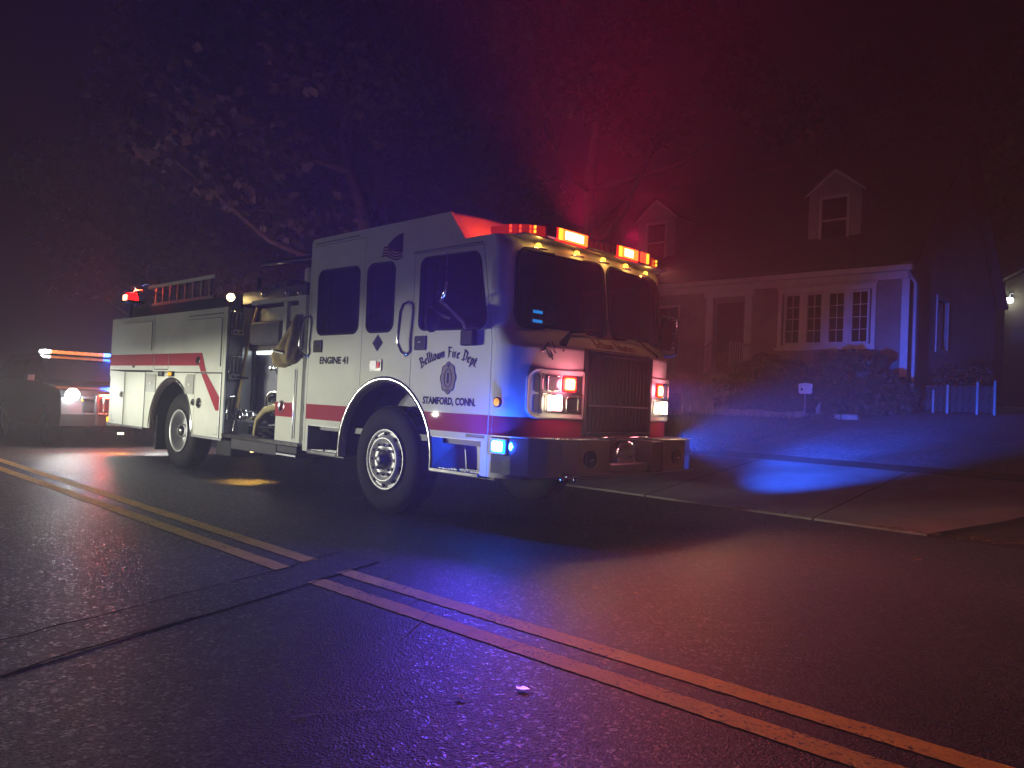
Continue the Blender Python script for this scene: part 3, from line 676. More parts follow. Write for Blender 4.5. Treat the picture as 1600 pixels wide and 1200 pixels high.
MB().tube([(-4.38, 5.70, .905), (-4.22, 5.70, .915), (-4.20, 5.76, .915), (-4.20, 6.2, .915), (-4.22, 6.26, .915), (-4.38, 6.26, .905)], .012, 8).build('guard_rail', M['chrome'], fe)
MB().box(-4.30, -4.21, 5.68, 6.26, .60, .68, .01).build('step_plate', M['alu'], fe)
for (x, y) in ((-4.21, 5.0), (-4.2, 5.16)): MB().lathe([(0, .02), (.02, .012), (.022, 0)], (x, y, .56), (1, -.4, 0), 12).build('tow_eye', M['chrome'], fe)
# corner blue warning lights
for sg in (1, -1):
    Yb = YR - .035 if sg == 1 else YL + .035
    ho = MB().box(-4.855, -4.645, min(Yb, Yb + sg * .03), max(Yb, Yb + sg * .03), .735, .885, .01).build('corner_light', M['chrome'], fe)
    a = MB().plate(rrect(-4.84, -4.66, .75, .87, .02), [], lambda a, b: (a, Yb - sg * .004, b), (0, sg * .01, 0)).build('blue_lens', M['bluerim'], ho)
    MB().plate(rrect(-4.815, -4.69, .765, .857, .02), [], lambda a, b: (a, Yb - sg * .014, b), (0, sg * .009, 0)).build('lit_center', M['bluehot'], ho)
lamp('corner_beam', 'SPOT', (-4.75, YR - .14, .81), (.10, .05, 1), 36, fe, (-4.3, YR - 2.0, 1.5), 140, 1.0, .05)
lamp('corner_beam', 'SPOT', (-4.75, YL + .14, .81), (.01, .10, 1), 760, fe, (-4.9, 16, 1.1), 38, 1.0, .05)
lamp('corner_air_fill', 'SPOT', (-4.75, YR - .16, .84), (.14, .02, 1), 72, fe, (-4.65, YR - 1.36, 2.5), 78, 1.0, .05)  # extra spot added to tint the air blue above the corner light
lamp('corner_glow', 'POINT', (-4.66, YR - .10, .81), (.01, .09, 1), 3.4, fe, radius=.04)
# stripe on the cab side and lower trim
def sidestripe(pts, y=YR - .003, m=None, par=None, nm='red_stripe', off=.002):
    return MB().plate(pts, [], side_map(y), (0, off, 0)).build(nm, m or M['red'], par or fe)
xa = lambda z, s: ARC + s * math.sqrt((ARR + .02) ** 2 - (z - ARZ) ** 2)
sidestripe([(-7.925, .90), (xa(.90, -1), .90), (xa(.985, -1), .985), (xa(1.07, -1), 1.07), (-7.925, 1.07)], par=RDO)
sidestripe([(xa(.90, 1), .90), (-4.925, .90), (-4.925, 1.07), (xa(1.07, 1), 1.07), (xa(.985, 1), .985)], par=FDO)
sidestripe([(-4.908, .90), (-4.872, .90), (-4.872, 1.07), (-4.908, 1.07)])
sidestripe([(-5.20, .862), (-4.96, .862), (-4.96, .892), (-5.20, .892)], m=M['darkmetal'], par=FDO, nm='step_light')
# fenders
def fender(xc, zc, r, a0, a1, y0, y1, nm='fender_trim'):
    mb = MB(); n = 30; prev = None; vs = []
    for i in range(n + 1):
        a = R(a0 + (a1 - a0) * i / n); ring = []
        for rr, yy in ((r - .055, y0 + .05), (r - .03, y0 + .01), (r - .008, y0 - .004), (r + .02, y0 - .012), (r + .035, y0 + .002)):
            ring.append((xc + rr * math.cos(a), yy, zc + rr * math.sin(a)))
        vs += ring
    mb.add(vs, [(i * 5 + k, i * 5 + k + 1, i * 5 + k + 6, i * 5 + k + 5) for i in range(n) for k in range(4)], True)
    return mb.build(nm, M['chrome'], fe)
fender(ARC, ARZ, ARR, -6, 186, YR, YR)
# steps
def stepwell(x0, x1, z0, z1, slant):
    mb = MB(); y0, y1 = YR + .005, YR + .28
    mb.box(x0, x1, y1, y1 + .01, z0, z1).box(x0, x1, y0, y1, z1, z1 + .008).box(x1, x1 + .008, y0, y1, z0, z1)
    o = mb.build('step_well', M['steelgrey'], fe)
    MB().add([(x0, y0, z0), (x0, y0, z1), (x0 + slant, y1 - .005, z1), (x0 + slant * 1.3, y1 - .005, z0)], [(0, 1, 2, 3)]).build('well_side', M['steelgrey'], o)
    tr = MB().box(x0, x1, YR - .01, y1, z0 - .03, z0 + .005, .006).build('step_tread', M['alu'], o)
    MB().box(x0 + .01, x1 - .01, YR - .014, YR - .008, z0 - .024, z0 + .0).build('step_edge', M['chrome'], tr)
    rb = MB()
    for i in range(14):
        for j in range(3):
            x = x0 + .05 + i * (x1 - x0 - .1) / 13; rb.box(x - .012, x + .012, YR + .04 + j * .07, YR + .05 + j * .07, z0 + .0055, z0 + .009)
    tag(rb.build('tread_pattern', M['alu'], tr), kind='stuff')
    MB().lathe([(0, -.015), (.012, -.012), (.014, 0)], ((x0 * .38 + x1 * .62), YR - .012, z0 + .02), (0, 1, 0), 10).build('step_bolt', M['chrome'], o)
stepwell(-5.685, -5.005, .54, .835, .16); stepwell(-7.865, -7.255, .545, .825, .03)
MB().box(-7.56, -7.27, YR + .2, YR + .27, .62, .80, .02).build('battery_cover', M['alu'], fe)
# door hardware
for x, z in ((-7.74, 1.735), (-5.91, 1.735)):
    o = MB().plate(rrect(x - .085, x + .085, z - .075, z + .065, .015), [], side_map(YR - .012), (0, .011, 0)).build('door_latch', M['black'], fe)
    MB().box(x - .02, x + .03, YR - .024, YR - .012, z - .008, z + .01, .004).build('paddle', M['chrome'], o)
MB().plate([(-6.61, 1.66), (-6.525, 1.745), (-6.61, 1.83), (-6.695, 1.745)], [], side_map(YR - .006), (0, .005, 0)).build('placard', M['navy'], fe)
o = MB().plate(rrect(-6.72, -6.52, 1.455, 1.575, .015), [], side_map(YR - .012), (0, .011, 0)).build('fuel_cover', M['chrome'], fe)
MB().box(-6.705, -6.60, YR - .016, YR - .012, 1.475, 1.56).build('cover_inset', M['steelgrey'], o)
MB().box(-6.585, -6.545, YR - .02, YR - .012, 1.485, 1.545, .003).build('red_knob', M['lensred'], o)
def grab(x, z0, z1, y=YR, lean=.03):
    o = MB().tube([(x, y - .004, z1 + .02), (x - .01, y - .06, z1 - .01), (x - .02, y - .08, z1 - .08), (x - .02 - lean, y - .08, z0 + .12), (x - .01, y - .06, z0 + .03), (x, y - .004, z0)], .017, 10).build('grab_handle', M['chrome'], fe)
    MB().lathe([(.03, -.006), (.032, 0)], (x, y, z1 + .02), (0, 1, 0), 12).lathe([(.03, -.006), (.032, 0)], (x, y, z0), (0, 1, 0), 12).build('handle_foot', M['chrome'], o)
grab(-6.12, 1.62, 2.12); grab(-7.955, 1.62, 2.06, YR + .0)
# lettering
tm = lambda xc, z0: (lambda u, v: (xc + u, YR - .0025, z0 + v))
mb = MB(); put_text(mb, 'ENGINE 41', .1, tm(-7.41, 1.528), .004, .56, .082); mb.build('unit_number', M['ink'], RDO)
mb = MB(); put_text(mb, 'STAMFORD, CONN.', .1, tm(-5.465, 1.13), .004, .74, .085); mb.build('town_name', M['ink'], FDO)
def arcmap(xc, zc, r):
    def f(u, v):
        a = u / r; return (xc + (r + v) * math.sin(a), YR - .0025, zc - r + (r + v) * math.cos(a))
    return f
mb = MB(); put_black(mb, 'Belltown Fire Dept.', arcmap(-5.49, 1.585, .80), .102, .03); mb.build('department_name', M['ink'], FDO)
# door badge
def badge_out(k):
    pts = []
    for i in range(72):
        a = 2 * math.pi * i / 72; rr = 1 + .055 * math.cos(8 * a + .3); pts.append((-5.48 + .105 * k * rr * math.sin(a), 1.395 + .145 * k * rr * math.cos(a)))
    return pts
M['badgetan'] = mat('badge_lattice', (.5, .45, .33), .8, spec=.1)
_n = M['badgetan'].node_tree; _b = _n.nodes.new('ShaderNodeTexBrick'); _t = _n.nodes.new('ShaderNodeTexCoord'); _mp = _n.nodes.new('ShaderNodeMapping'); _mp.inputs['Rotation'].default_value = (R(90), 0, 0)
_b.inputs['Scale'].default_value = 26; _b.inputs['Color1'].default_value = (.52, .47, .34, 1); _b.inputs['Color2'].default_value = (.48, .43, .3, 1); _b.inputs['Mortar'].default_value = (.07, .06, .05, 1); _b.inputs['Mortar Size'].default_value = .05
_n.links.new(_t.outputs['Object'], _mp.inputs[0]); _n.links.new(_mp.outputs[0], _b.inputs[0]); _n.links.new(_b.outputs[0], _n.nodes['Principled BSDF'].inputs['Base Color'])
bd = MB().plate(badge_out(1), [], side_map(YR - .004), (0, .003, 0)).build('door_badge', M['badgetan'], FDO)
mb = MB(); mb.plate(badge_out(1), [badge_out(.95)], side_map(YR - .0065), (0, .002, 0))
def ell(rx, rz, n=40): return [(-5.48 + rx * math.sin(2 * math.pi * i / n), 1.395 + rz * math.cos(2 * math.pi * i / n)) for i in range(n)]
mb.plate(ell(.056, .088), [ell(.050, .082)], side_map(YR - .0065), (0, .002, 0)); mb.plate([(a, b + .115) for a, b in ell(.014, .016)], [], side_map(YR - .0065), (0, .002, 0))
put_text(mb, '1', .1, lambda u, v: (-5.48 + u, YR - .0068, 1.345 + v), .002, .026, .10)
put_text(mb, '11', .1, lambda u, v: (-5.48 + u, YR - .0068, 1.268 + v), .004, .035, .026)
mb.build('badge_print', M['ink'], bd)
# flag decal: waving canton and stripes
def fl(u, v): return (-6.62 + u * .36, YR - .003, 2.63 + v * .26 + .03 * math.sin(u * 5.5 + .6) - .03)
fg = MB(); pts_ = [(.32, .30), (1, .22), (1, .98), (.82, 1.05), (.62, .95), (.45, .72), (.3, .52)]; fg.add([fl(*p) for p in pts_], [tuple(range(len(pts_)))])
fg = fg.build('flag_canton', M['navy'], CS)
mb = MB()
for k in range(4):
    v0 = .04 + k * .11; u0 = .02 + .03 * k
    row = [(u, v) for u in np.linspace(u0, 1.0, 12) for v in (v0, v0 + .065)]
    mb.add([Vector(fl(*p)) - Vector((0, .001, 0)) for p in row], [(2 * i, 2 * i + 2, 2 * i + 3, 2 * i + 1) for i in range(11)])
mb.build('flag_stripes', M['flagred'], CS)
# near mirror
mr = MB().box(-5.27, -5.10, YR - .07, YR - .002, 1.69, 1.83, .01).build('mirror_bracket', M['black'], fe)
MB().tube([(-5.2, YR - .06, 1.84), (-5.2, YR - .10, 1.9), (-5.26, YR - .2, 2.0), (-5.33, YR - .26, 2.08), (-5.24, YR - .3, 2.13), (-5.22, YR - .3, 2.24)], .016, 8).build('mirror_arm', M['chrome'], mr)
MB().tube([(-5.26, YR - .2, 1.93), (-5.34, YR - .26, 1.96), (-5.42, YR - .3, 2.02)], .017, 8).build('mirror_arm', M['chrome'], mr)
MB().tube([(-5.24, YR - .29, 2.2), (-5.235, YR - .29, 2.50)], .005, 6).tube([(-5.27, YR - .28, 2.15), (-5.27, YR - .28, 2.26)], .006, 6).build('mirror_rod', M['steelgrey'], mr)
rot = Matrix.Rotation(R(-20), 3, 'Z')
MB().lathe([(0, -.07), (.07, -.06), (.105, -.03), (.11, .0), (.10, .012), (0, .012)], (-5.40, YR - .31, 1.90), (-.86, -.4, 0.05), 24).build('round_mirror', M['black'], mr)
hd = MB().box(-5.29, -5.25, YR - .37, YR - .23, 2.13, 2.40, .02, rot, (-5.27, YR - .31, 2.3)).build('mirror_head', M['black'], mr)
# far mirror
fm = MB().box(-4.96, -4.88, YL, YL + .08, 1.74, 1.84, .01).build('mirror_bracket', M['chrome'], fe)
MB().tube([(-4.9, YL + .05, 1.79), (-4.85, YL + .28, 1.80), (-4.84, YL + .37, 1.83), (-4.84, YL + .37, 2.22), (-4.85, YL + .28, 2.25), (-4.92, YL, 2.25)], .018, 8).build('mirror_arm', M['chrome'], fm)
MB().box(-4.90, -4.86, YL + .10, YL + .32, 1.86, 2.22, .02).build('mirror_head', M['black'], fm)
# interior
it = MB()
for x, y in ((-5.75, 5.35), (-5.75, 6.75), (-7.3, 5.35), (-7.3, 6.75)):
    o = MB().box(x - .25, x + .25, y - .25, y + .25, 1.15, 1.33, .05).box(x - .30, x - .18, y - .24, y + .24, 1.33, 2.1, .05).box(x - .28, x - .2, y - .13, y + .13, 2.12, 2.32, .03).build('cab_seat', M['interior'], fe)
ds = MB().box(-5.06, -4.72, 5.0, 7.1, 1.3, 1.78, .05).build('dashboard', M['interior'], fe)
MB().tube([(-5.2 + .06 * math.cos(t), 6.7 + .2 * math.sin(t), 1.78 + .2 * math.cos(t)) for t in np.linspace(0, 6.283, 25)[:-1]], .015, 6, True).build('steering_wheel', M['black'], ds)
sx = Vector((-5.12, 5.58, 2.02)); dv = MB().box(sx.x - .05, sx.x + .02, sx.y - .09, sx.y + .09, 1.80, 2.15, .01).build('blue_bar_box', M['black'], ds)
for z in (2.07, 1.98): MB().box(sx.x + .021, sx.x + .026, sx.y - .07, sx.y + .07, z, z + .03, .002).build('blue_bar', M['blueemit'], dv)  # blue emissive bars on a black box behind the windshield
MB().box(-5.58, -5.54, 5.86, 6.0, 1.8, 2.5, .01).build('interior_post', M['interior2'], fe)
for x in (-5.9, -7.74): MB().box(x - .025, x + .025, 4.90, 4.93, 1.88, 2.55).build('seat_belt', M['interior2'], fe)
# ------------------------------------------------------------------ wheels
def make_wheel(x, y, z, front):
    w = empty('wheel', (x, y, z)); w.parent = fe; w.location = Vector((x, y, z)) - WORLD[fe.name]
    t = MB(); rr = .545
    t.lathe([(.30, .04), (.33, .015), (.40, .0), (.47, .004), (.52, .02), (rr, .055), (rr, .25), (.52, .285), (.40, .30), (.30, .27)], (x, y, z), (0, 1, 0), 56)
    ty = t.build('tyre', M['rubber'], w, (x, y, z))
    tr = MB()
    for i in range(64):
        a = 2 * math.pi * i / 64
        for yy in (.07, .15, .21):
            c = Vector((x + (rr + .003) * math.cos(a), y + yy, z + (rr + .003) * math.sin(a))); q = Matrix.Rotation(-a, 3, 'Y')
            tr.box(c.x - .008, c.x + .004, c.y - .025, c.y + .025, c.z - .017, c.z + .017, 0, q, c)
    tag(tr.build('tread_blocks', M['rubber'], w, (x, y, z)), kind='stuff')
    if front:
        prof = [(.31, .03), (.315, .0), (.30, -.008), (.285, .012), (.27, .02), (.245, -.012), (.225, -.03), (.21, -.03), (.19, .0), (.12, .0), (.10, -.02)]
        rm = MB().lathe(prof, (x, y, z), (0, 1, 0), 48).build('rim', M['wheelalu'], w, (x, y, z))
        for i in range(10):
            a = 2 * math.pi * (i + .5) / 10; c = Vector((x + .258 * math.cos(a), y - .006, z + .258 * math.sin(a)))
            MB().lathe([(0, -.002), (.023, -.002), (.024, .01)], c, (0, 1, 0), 12).build('hand_hole', M['black'], rm, (x, y, z))
            a2 = 2 * math.pi * i / 10; c = Vector((x + .155 * math.cos(a2), y, z + .155 * math.sin(a2)))
            MB().lathe([(0, -.058), (.010, -.055), (.017, -.045), (.019, .0)], c, (0, 1, 0), 10).build('lug_nut', M['chrome'], rm, (x, y, z))
        MB().lathe([(0, -.085), (.035, -.085), (.05, -.07), (.055, -.03), (.085, -.02), (.095, .0), (.1, .01)], (x, y, z), (0, 1, 0), 28).build('hub', M['steelgrey'], w, (x, y, z))
    else:
        prof = [(.31, .02), (.315, .0), (.30, -.006), (.285, .02), (.27, .06), (.25, .13), (.22, .16), (.12, .165), (.11, .15)]
        MB().lathe(prof, (x, y, z), (0, 1, 0), 48).build('rim', M['wheelalu'], w, (x, y, z))
        h = MB().lathe([(0, .0), (.05, .004), (.085, .02), (.10, .06), (.105, .16)], (x, y, z), (0, 1, 0), 28).build('hub', M['chrome'], w, (x, y, z))
        for i in range(10):
            a2 = 2 * math.pi * i / 10; c = Vector((x + .145 * math.cos(a2), y + .16, z + .145 * math.sin(a2)))
            MB().lathe([(0, -.04), (.014, -.035), (.017, .0)], c, (0, 1, 0), 8).build('lug_nut', M['chrome'], w, (x, y, z))
    return w
WZ = .552
WF_ = make_wheel(-6.455, YR + .045, WZ, True); WB_ = make_wheel(-11.52, YR + .06, WZ, False)
c = copy_tree(WF_, fe); c.location = Vector((-6.455, YL - .045, WZ)) - WORLD[fe.name]; c.rotation_euler = (0, 0, math.pi)
c = copy_tree(WB_, fe); c.location = Vector((-11.52, YL - .06, WZ)) - WORLD[fe.name]; c.rotation_euler = (0, 0, math.pi)
# chassis
M['underpanel'] = mat('under_panel_paint', (.07, .07, .08), .7, noise=.2, spec=.2)
MB().box(-14.1, -4.9, 5.55, 5.63, .62, .84).box(-14.1, -4.9, 6.47, 6.55, .62, .84).build('frame_rail', M['darkmetal'], fe)
MB().cyl((-6.455, 4.95, .55), (-6.455, 7.15, .55), .07).cyl((-11.52, 4.95, .55), (-11.52, 7.15, .55), .09).lathe([(.05, -.22), (.2, -.12), (.22, 0), (.2, .12), (.05, .22)], (-11.52, 6.05, .55), (0, 1, 0), 20).build('axle', M['darkmetal'], fe)
MB().box(-10.4, -9.95, 4.92, 5.4, .28, .52, .02).build('air_tank_box', M['black'], fe)
MB().box(-9.85, -8.66, YR + .06, YR + .5, .41, .55, .01).build('under_panel', M['underpanel'], fe)
po = MB().box(-8.6, -8.14, YR + .02, YR + .3, .43, .46, .005).build('pull_out_step', M['steelgrey'], fe); MB().box(-8.6, -8.14, YR + .03, YR + .3, .47, .55, .005).build('step_housing', M['underpanel'], po)
MB().box(-12.28, -12.22, YR + .02, YR + .62, .22, .75, .01).build('mud_flap', M['rubber'], fe)
# ------------------------------------------------------------------ rear body
BX0, BX1, BZ0, BZ1 = -14.28, -10.0, .535, 2.30
AX, AZ, AR2 = -11.72 + .0, .545, .76
def ba(x): return AZ + math.sqrt(max(0, AR2 ** 2 - (x - AX) ** 2))
def barc(xa_, xb_, n=18): return arc_pts(xa_, xb_, n, AX, AZ, AR2)
AXL, AXR = AX - AR2, AX + AR2
SEAM = -12.44
def bplate(pts, nm='body_panel', holes=(), y=YR, m=None, par=None, t=.03): return MB().plate(pts, holes, side_map(y), (0, t, 0)).build(nm, m or M['white'], par or fe)
# backing (dark, shows in the joints)
bplate([(BX0 + .01, BZ0 + .01), (AXL - .01, BZ0 + .01)] + barc(AXL, AXR)[0:] + [(AXR + .01, BZ0 + .01), (BX1 - .01, BZ0 + .01), (BX1 - .01, BZ1 - .01), (BX0 + .01, BZ1 - .01)], 'body_backing', m=M['darkmetal'], y=YR + .031, t=.01)
bu1 = bplate([(BX0, 1.44), (SEAM - .008, 1.44), (SEAM - .008, BZ1), (BX0, BZ1)], 'compartment_door')
bu2 = bplate([(SEAM + .004, 1.42), (-10.085, 1.42), (-10.085, BZ1), (SEAM + .004, BZ1)], 'compartment_door')
bplate([(-10.075, BZ0), (BX1, BZ0), (BX1, BZ1), (-10.075, BZ1)], 'corner_post')
bl1 = bplate([(BX0 + .04, BZ0), (-13.572, BZ0), (-13.572, 1.405), (BX0, 1.432), (BX0, 1.36), (BX0 + .04, 1.30)], 'compartment_door')
bl2 = bplate([(-13.564, BZ0), (-12.70, BZ0), (-12.70, 1.405), (-13.564, 1.405)], 'compartment_door')
xl = lambda z: AX - math.sqrt(AR2 ** 2 - (z - AZ) ** 2); xr = lambda z: AX + math.sqrt(AR2 ** 2 - (z - AZ) ** 2)
zz = [.56, .65, .75, .85, .95, 1.05]
wp = [(-12.692, BZ0), (AXL, BZ0)] + barc(AXL, AXR, 26) + [(AXR, BZ0), (-10.90, BZ0), (-10.90, 1.405), (-12.692, 1.405)]
bwp = bplate(wp, 'wheel_panel')
bl3 = bplate([(-10.892, BZ0), (-10.085, BZ0), (-10.085, 1.40), (-10.892, 1.40)], 'compartment_door')
MB().box(BX0, BX1, YR + .045, YL, 2.27, 2.30).box(BX0, BX0 + .03, YR + .045, YL, BZ0, 2.27).box(BX0, BX1, YL - .04, YL - .001, 1.4, 2.27).box(BX0, AXL, YL - .04, YL - .001, BZ0, 1.4).box(AXR, BX1, YL - .04, YL - .001, BZ0, 1.4).build('body_shell', M['white'], fe)
MB().box(BX0 + .03, AXL, YR + .5, YL - .5, .6, 1.4).box(AXR, BX1 - .05, YR + .5, YL - .5, .6, 1.4).build('body_core', M['black'], fe)
mb = MB(); aw = barc(AXL, AXR, 20)
for i in range(20):
    (a, b), (c_, d) = aw[i], aw[i + 1]; mb.add([(a, YR + .02, b), (c_, YR + .02, d), (c_, YR + .68, d), (a, YR + .68, b)], [(0, 1, 2, 3)])
mb.add([(AXL, YR + .68, .5), (AXR, YR + .68, .5), (AXR, YR + .68, 1.31), (AXL, YR + .68, 1.31)], [(0, 1, 2, 3)]); mb.build('rear_wheel_well', M['black'], fe)
fender(AX, AZ, AR2, 0, 180, YR, YR)
MB().box(AXR + .02, AXR + .045, YR - .012, YR - .002, .54, .68).build('fender_foot', M['chrome'], fe)
# stripes on the body
sidestripe([(BX0, 1.51), (SEAM - .008, 1.51), (SEAM - .008, 1.69), (BX0, 1.69)], par=bu1)
sidestripe([(SEAM + .004, 1.51), (-10.80, 1.51), (-10.73, 1.425), (-10.56, 1.425), (-10.72, 1.69), (SEAM + .004, 1.69)], par=bu2)
sidestripe([(-10.715, 1.398), (-10.55, 1.398), (-10.095, .995), (-10.095, .90), (-10.20, .90)][0:1] + [(-10.70, 1.398), (-10.545, 1.398), (-10.095, 1.03), (-10.095, .90), (-10.21, .90)], par=bl3) if False else sidestripe([(-10.715, 1.398), (-10.545, 1.398), (-10.095, 1.06), (-10.095, .90), (-10.22, .90)], par=bl3)
sidestripe([(-12.38, 1.445), (-11.86, 1.445), (-11.86, 1.46), (-12.38, 1.46)], m=M['darkmetal'], par=bu2, nm='flap_edge')
for x in (-12.38, -11.85): sidestripe([(x - .006, 1.46), (x + .006, 1.46), (x + .006, 1.70), (x - .006, 1.70)], m=M['grayvent'], par=bu2, nm='flap_edge', y=YR - .006)
# recessed lines and drip moulding on the upper doors
MB().box(-11.2, -10.12, YR - .014, YR - .001, 2.215, 2.228).box(-11.2, -10.16, YR - .010, YR - .001, 2.165, 2.172).build('door_moulding', M['steelgrey'], bu2)
MB().box(-13.75, -12.52, YR - .010, YR - .001, 2.20, 2.21).box(-12.53, -12.52, YR - .010, YR - .001, 1.75, 2.20).build('door_moulding', M['grayvent'], bu1)
MB().box(-10.15, -10.135, YR - .010, YR - .001, 1.5, 2.16).build('door_moulding', M['grayvent'], bu2)
for x, w_ in ((-13.57, .01), (-12.70, .018), (-10.09, .02)):
    MB().box(x - w_ / 2, x + w_ / 2, YR - .012, YR - .001, BZ0, 1.40).build('hinge_strip', M['alu'], fe)
MB().box(BX0 + .05, -12.72, YR - .008, YR + .03, .505, .532).build('lower_trim', M['steelgrey'], fe); MB().box(-10.93, BX1, YR - .008, YR + .03, .505, .532).build('lower_trim', M['steelgrey'], fe)
for x0, x1, cut in ((-12.66, -12.28, 0), (-11.22, -10.93, 1)):
    o = bplate(rpoly([(x0, 1.10), (x1, 1.10), (x1, 1.385), (x0, 1.385)] if not cut else [(x0 + .0, 1.10), (x1, 1.10), (x1, 1.385), (x0 + .06, 1.385), (x0, 1.31)], .008), 'bottle_door', m=M['grayvent'], y=YR - .010, t=.008)
    MB().box((x0 + x1) / 2 - .03, (x0 + x1) / 2 + .03, YR - .016, YR - .010, 1.22, 1.25).build('door_label', M['reflstripe'], o)
o = bplate(rrect(-12.2, -11.95, 1.345, 1.425, .01), 'reflector_mount', m=M['chrome'], y=YR - .014, t=.012); MB().box(-12.13, -12.03, YR - .02, YR - .014, 1.36, 1.41, .004).build('mount_lens', M['lensclear'], o)
sm1 = MB().box(-11.80, -11.62, YR - .03, YR - .001, 1.345, 1.425, .012).build('side_marker', M['black'], fe); MB().box(-11.77, -11.65, YR - .042, YR - .03, 1.36, 1.41, .006).build('lens', M['amberdim'], sm1)
def dlatch(x, z, r, par):
    o = MB().lathe([(0, -.004), (r * .7, -.006), (r * .9, -.014), (r, -.008), (r, 0)], (x, YR, z), (0, 1, 0), 22).build('door_latch', M['chrome'], par)
    MB().box(x - r * .25, x + r * .25, YR - .035, YR - .006, z - r * .65, z + r * .65, .006, Matrix.Rotation(R(25), 3, 'Y'), (x, YR, z)).build('latch_ring', M['chrome'], o)
dlatch(-13.68, 1.03, .055, bl1); dlatch(-10.93 + .0, .99, .05, bl3); dlatch(-10.745, .985, .075, bl3); dlatch(-10.83, 1.585, .06, bu2); dlatch(-13.2, 1.5, .03, bu1)
for x, s_ in ((-14.1, 1), (-10.25, -1)): MB().box(x, x + s_ * .13 if s_ > 0 else x + .13, YR - .005, YR - .001, .575, .582).box(x if s_ > 0 else x + .123, x + .007 if s_ > 0 else x + .13, YR - .005, YR - .001, .582, .69).build('corner_mark', M['steelgrey'], fe)
# rear bumper, tail lamps, beacon
MB().box(-14.48, BX0 - .002, YR + .05, YL - .05, .47, .55, .01).build('tailboard', M['alu'], fe)
MB().box(-14.34, -14.285, YR + .06, YR + .16, .575, .66, .008).build('tail_marker', M['yellowhot'], fe); MB().box(-14.285, -14.255, YR - .02, YR + .05, .55, .63, .008).build('tail_marker', M['yellowhot'], fe)
mb = MB().box(-14.34, -14.285, YR + .06, YR + .26, .95, 1.2, .01).build('tail_light', M['redrim'], fe)
MB().tube([(-14.33, YR - .01, .68), (-14.40, YR - .03, .70), (-14.40, YR - .03, .95)], .014, 8).build('rear_handrail', M['chrome'], fe)
be = MB().box(-14.0, -13.70, YR + .02, YR + .30, 2.58, 2.62, .01).build('rear_beacon', M['black'], fe)
MB().lathe([(.105, 0), (.11, .03), (.10, .12), (.07, .145), (0, .15)], (-13.85, YR + .13, 2.61), (0, 0, 1), 24).build('beacon_lens', M['redrim'], be)
MB().box(-13.92, -13.78, YR + .012, YR + .035, 2.62, 2.71, .008).build('lit_center', M['redhot'], be)
MB().cyl((-13.85, YR + .14, 2.30), (-13.85, YR + .14, 2.58), .03).build('beacon_post', M['black'], be)
lamp('beacon_beam', 'SPOT', (-13.85, YR - .10, 2.68), (1, .05, .02), 4, fe, (-13.5, 2, 3.3), 150, .5, .05)
lamp('beacon_up', 'POINT', (-13.85, YR + .15, 2.83), (1, .06, .02), 1.0, fe, radius=.05)
lamp('rear_red_fill', 'SPOT', (-14.45, YL + .1, 2.7), (1, .10, .06), 6, fe, (-24, 12, 7), 150, .6, .05)  # added red spot tinting the trees, no beacon stands here
# hose bed, rails, ladder, scene lamp
MB().box(BX0 + .06, -10.3, YR + .32, YR + .36, 2.30, 2.52).box(BX0 + .06, -10.3, YL - .36, YL - .32, 2.30, 2.52).box(BX0 + .06, -10.3, YR + .36, YL - .36, 2.30, 2.34).build('hose_bed', M['darkmetal'], fe)
hl = MB(); random.seed(3)
for i in range(7): hl.box(-14.0, -10.5 + random.uniform(-.15, .1), YR + .42 + i * .24, YR + .64 + i * .24, 2.345 + random.uniform(-.002, .002), 2.47 + random.uniform(0, .06), .03)
hl.build('hose_load', mat('dark_hose', (.10, .085, .07), .9, noise=.3), fe)
def rail(y, z, x0=-14.25, x1=-13.1):
    MB().tube([(x0, y, z - .02), (x0 + .04, y, z), (x1, y, z), (x1 + .04, y, z - .06)], .016, 8).build('hand_rail', M['chrome'], fe)
rail(YR + .34, 2.93, -14.3, -13.25); rail(YR + .18, 2.80, -14.3, -13.5); rail(YR + .12, 2.745, -14.15, -13.55); rail(YL - .2, 2.9, -14.3, -13.1)
for x in (-14.2, -13.35): MB().cyl((x, YR + .34, 2.52), (x, YR + .34, 2.93), .014).build('rail_post', M['chrome'], fe)
la = empty('ladder', (-12, YR + .3, 2.55)); la.parent = fe; la.location = Vector((-12, YR + .3, 2.55)) - WORLD[fe.name]
for z in (2.50, 2.80): MB().box(-13.4 if z > 2.6 else -13.2, -10.95, YR + .22, YR + .26, z, z + .055, .008).build('ladder_beam', M['white'] if z > 2.6 else M['alu'], la)
for i in range(8): MB().box(-13.1 + i * .28, -13.04 + i * .28, YR + .225, YR + .255, 2.556, 2.799).build('rung', M['alu'], la)
sl = MB().cyl((-10.18, YR + .12, 2.30), (-10.18, YR + .12, 2.40), .02).build('scene_light', M['darkmetal'], fe)
MB().lathe([(.01, -.05), (.05, -.045), (.062, 0), (.055, .012)], (-10.15, YR + .10, 2.45), (.75, -.6, -.1), 18).build('lamp_shell', M['darkmetal'], sl)
MB().lathe([(0, .014), (.054, .012)], (-10.15, YR + .10, 2.45), (.75, -.6, -.1), 18).build('lamp_lens', M['scenelamp'], sl)
lamp('scene_beam', 'SPOT', (-10.05, YR + .04, 2.43), (1, .70, .25), .5, fe, (-9.4, YR + .1, 1.6), 150, .7, .03)
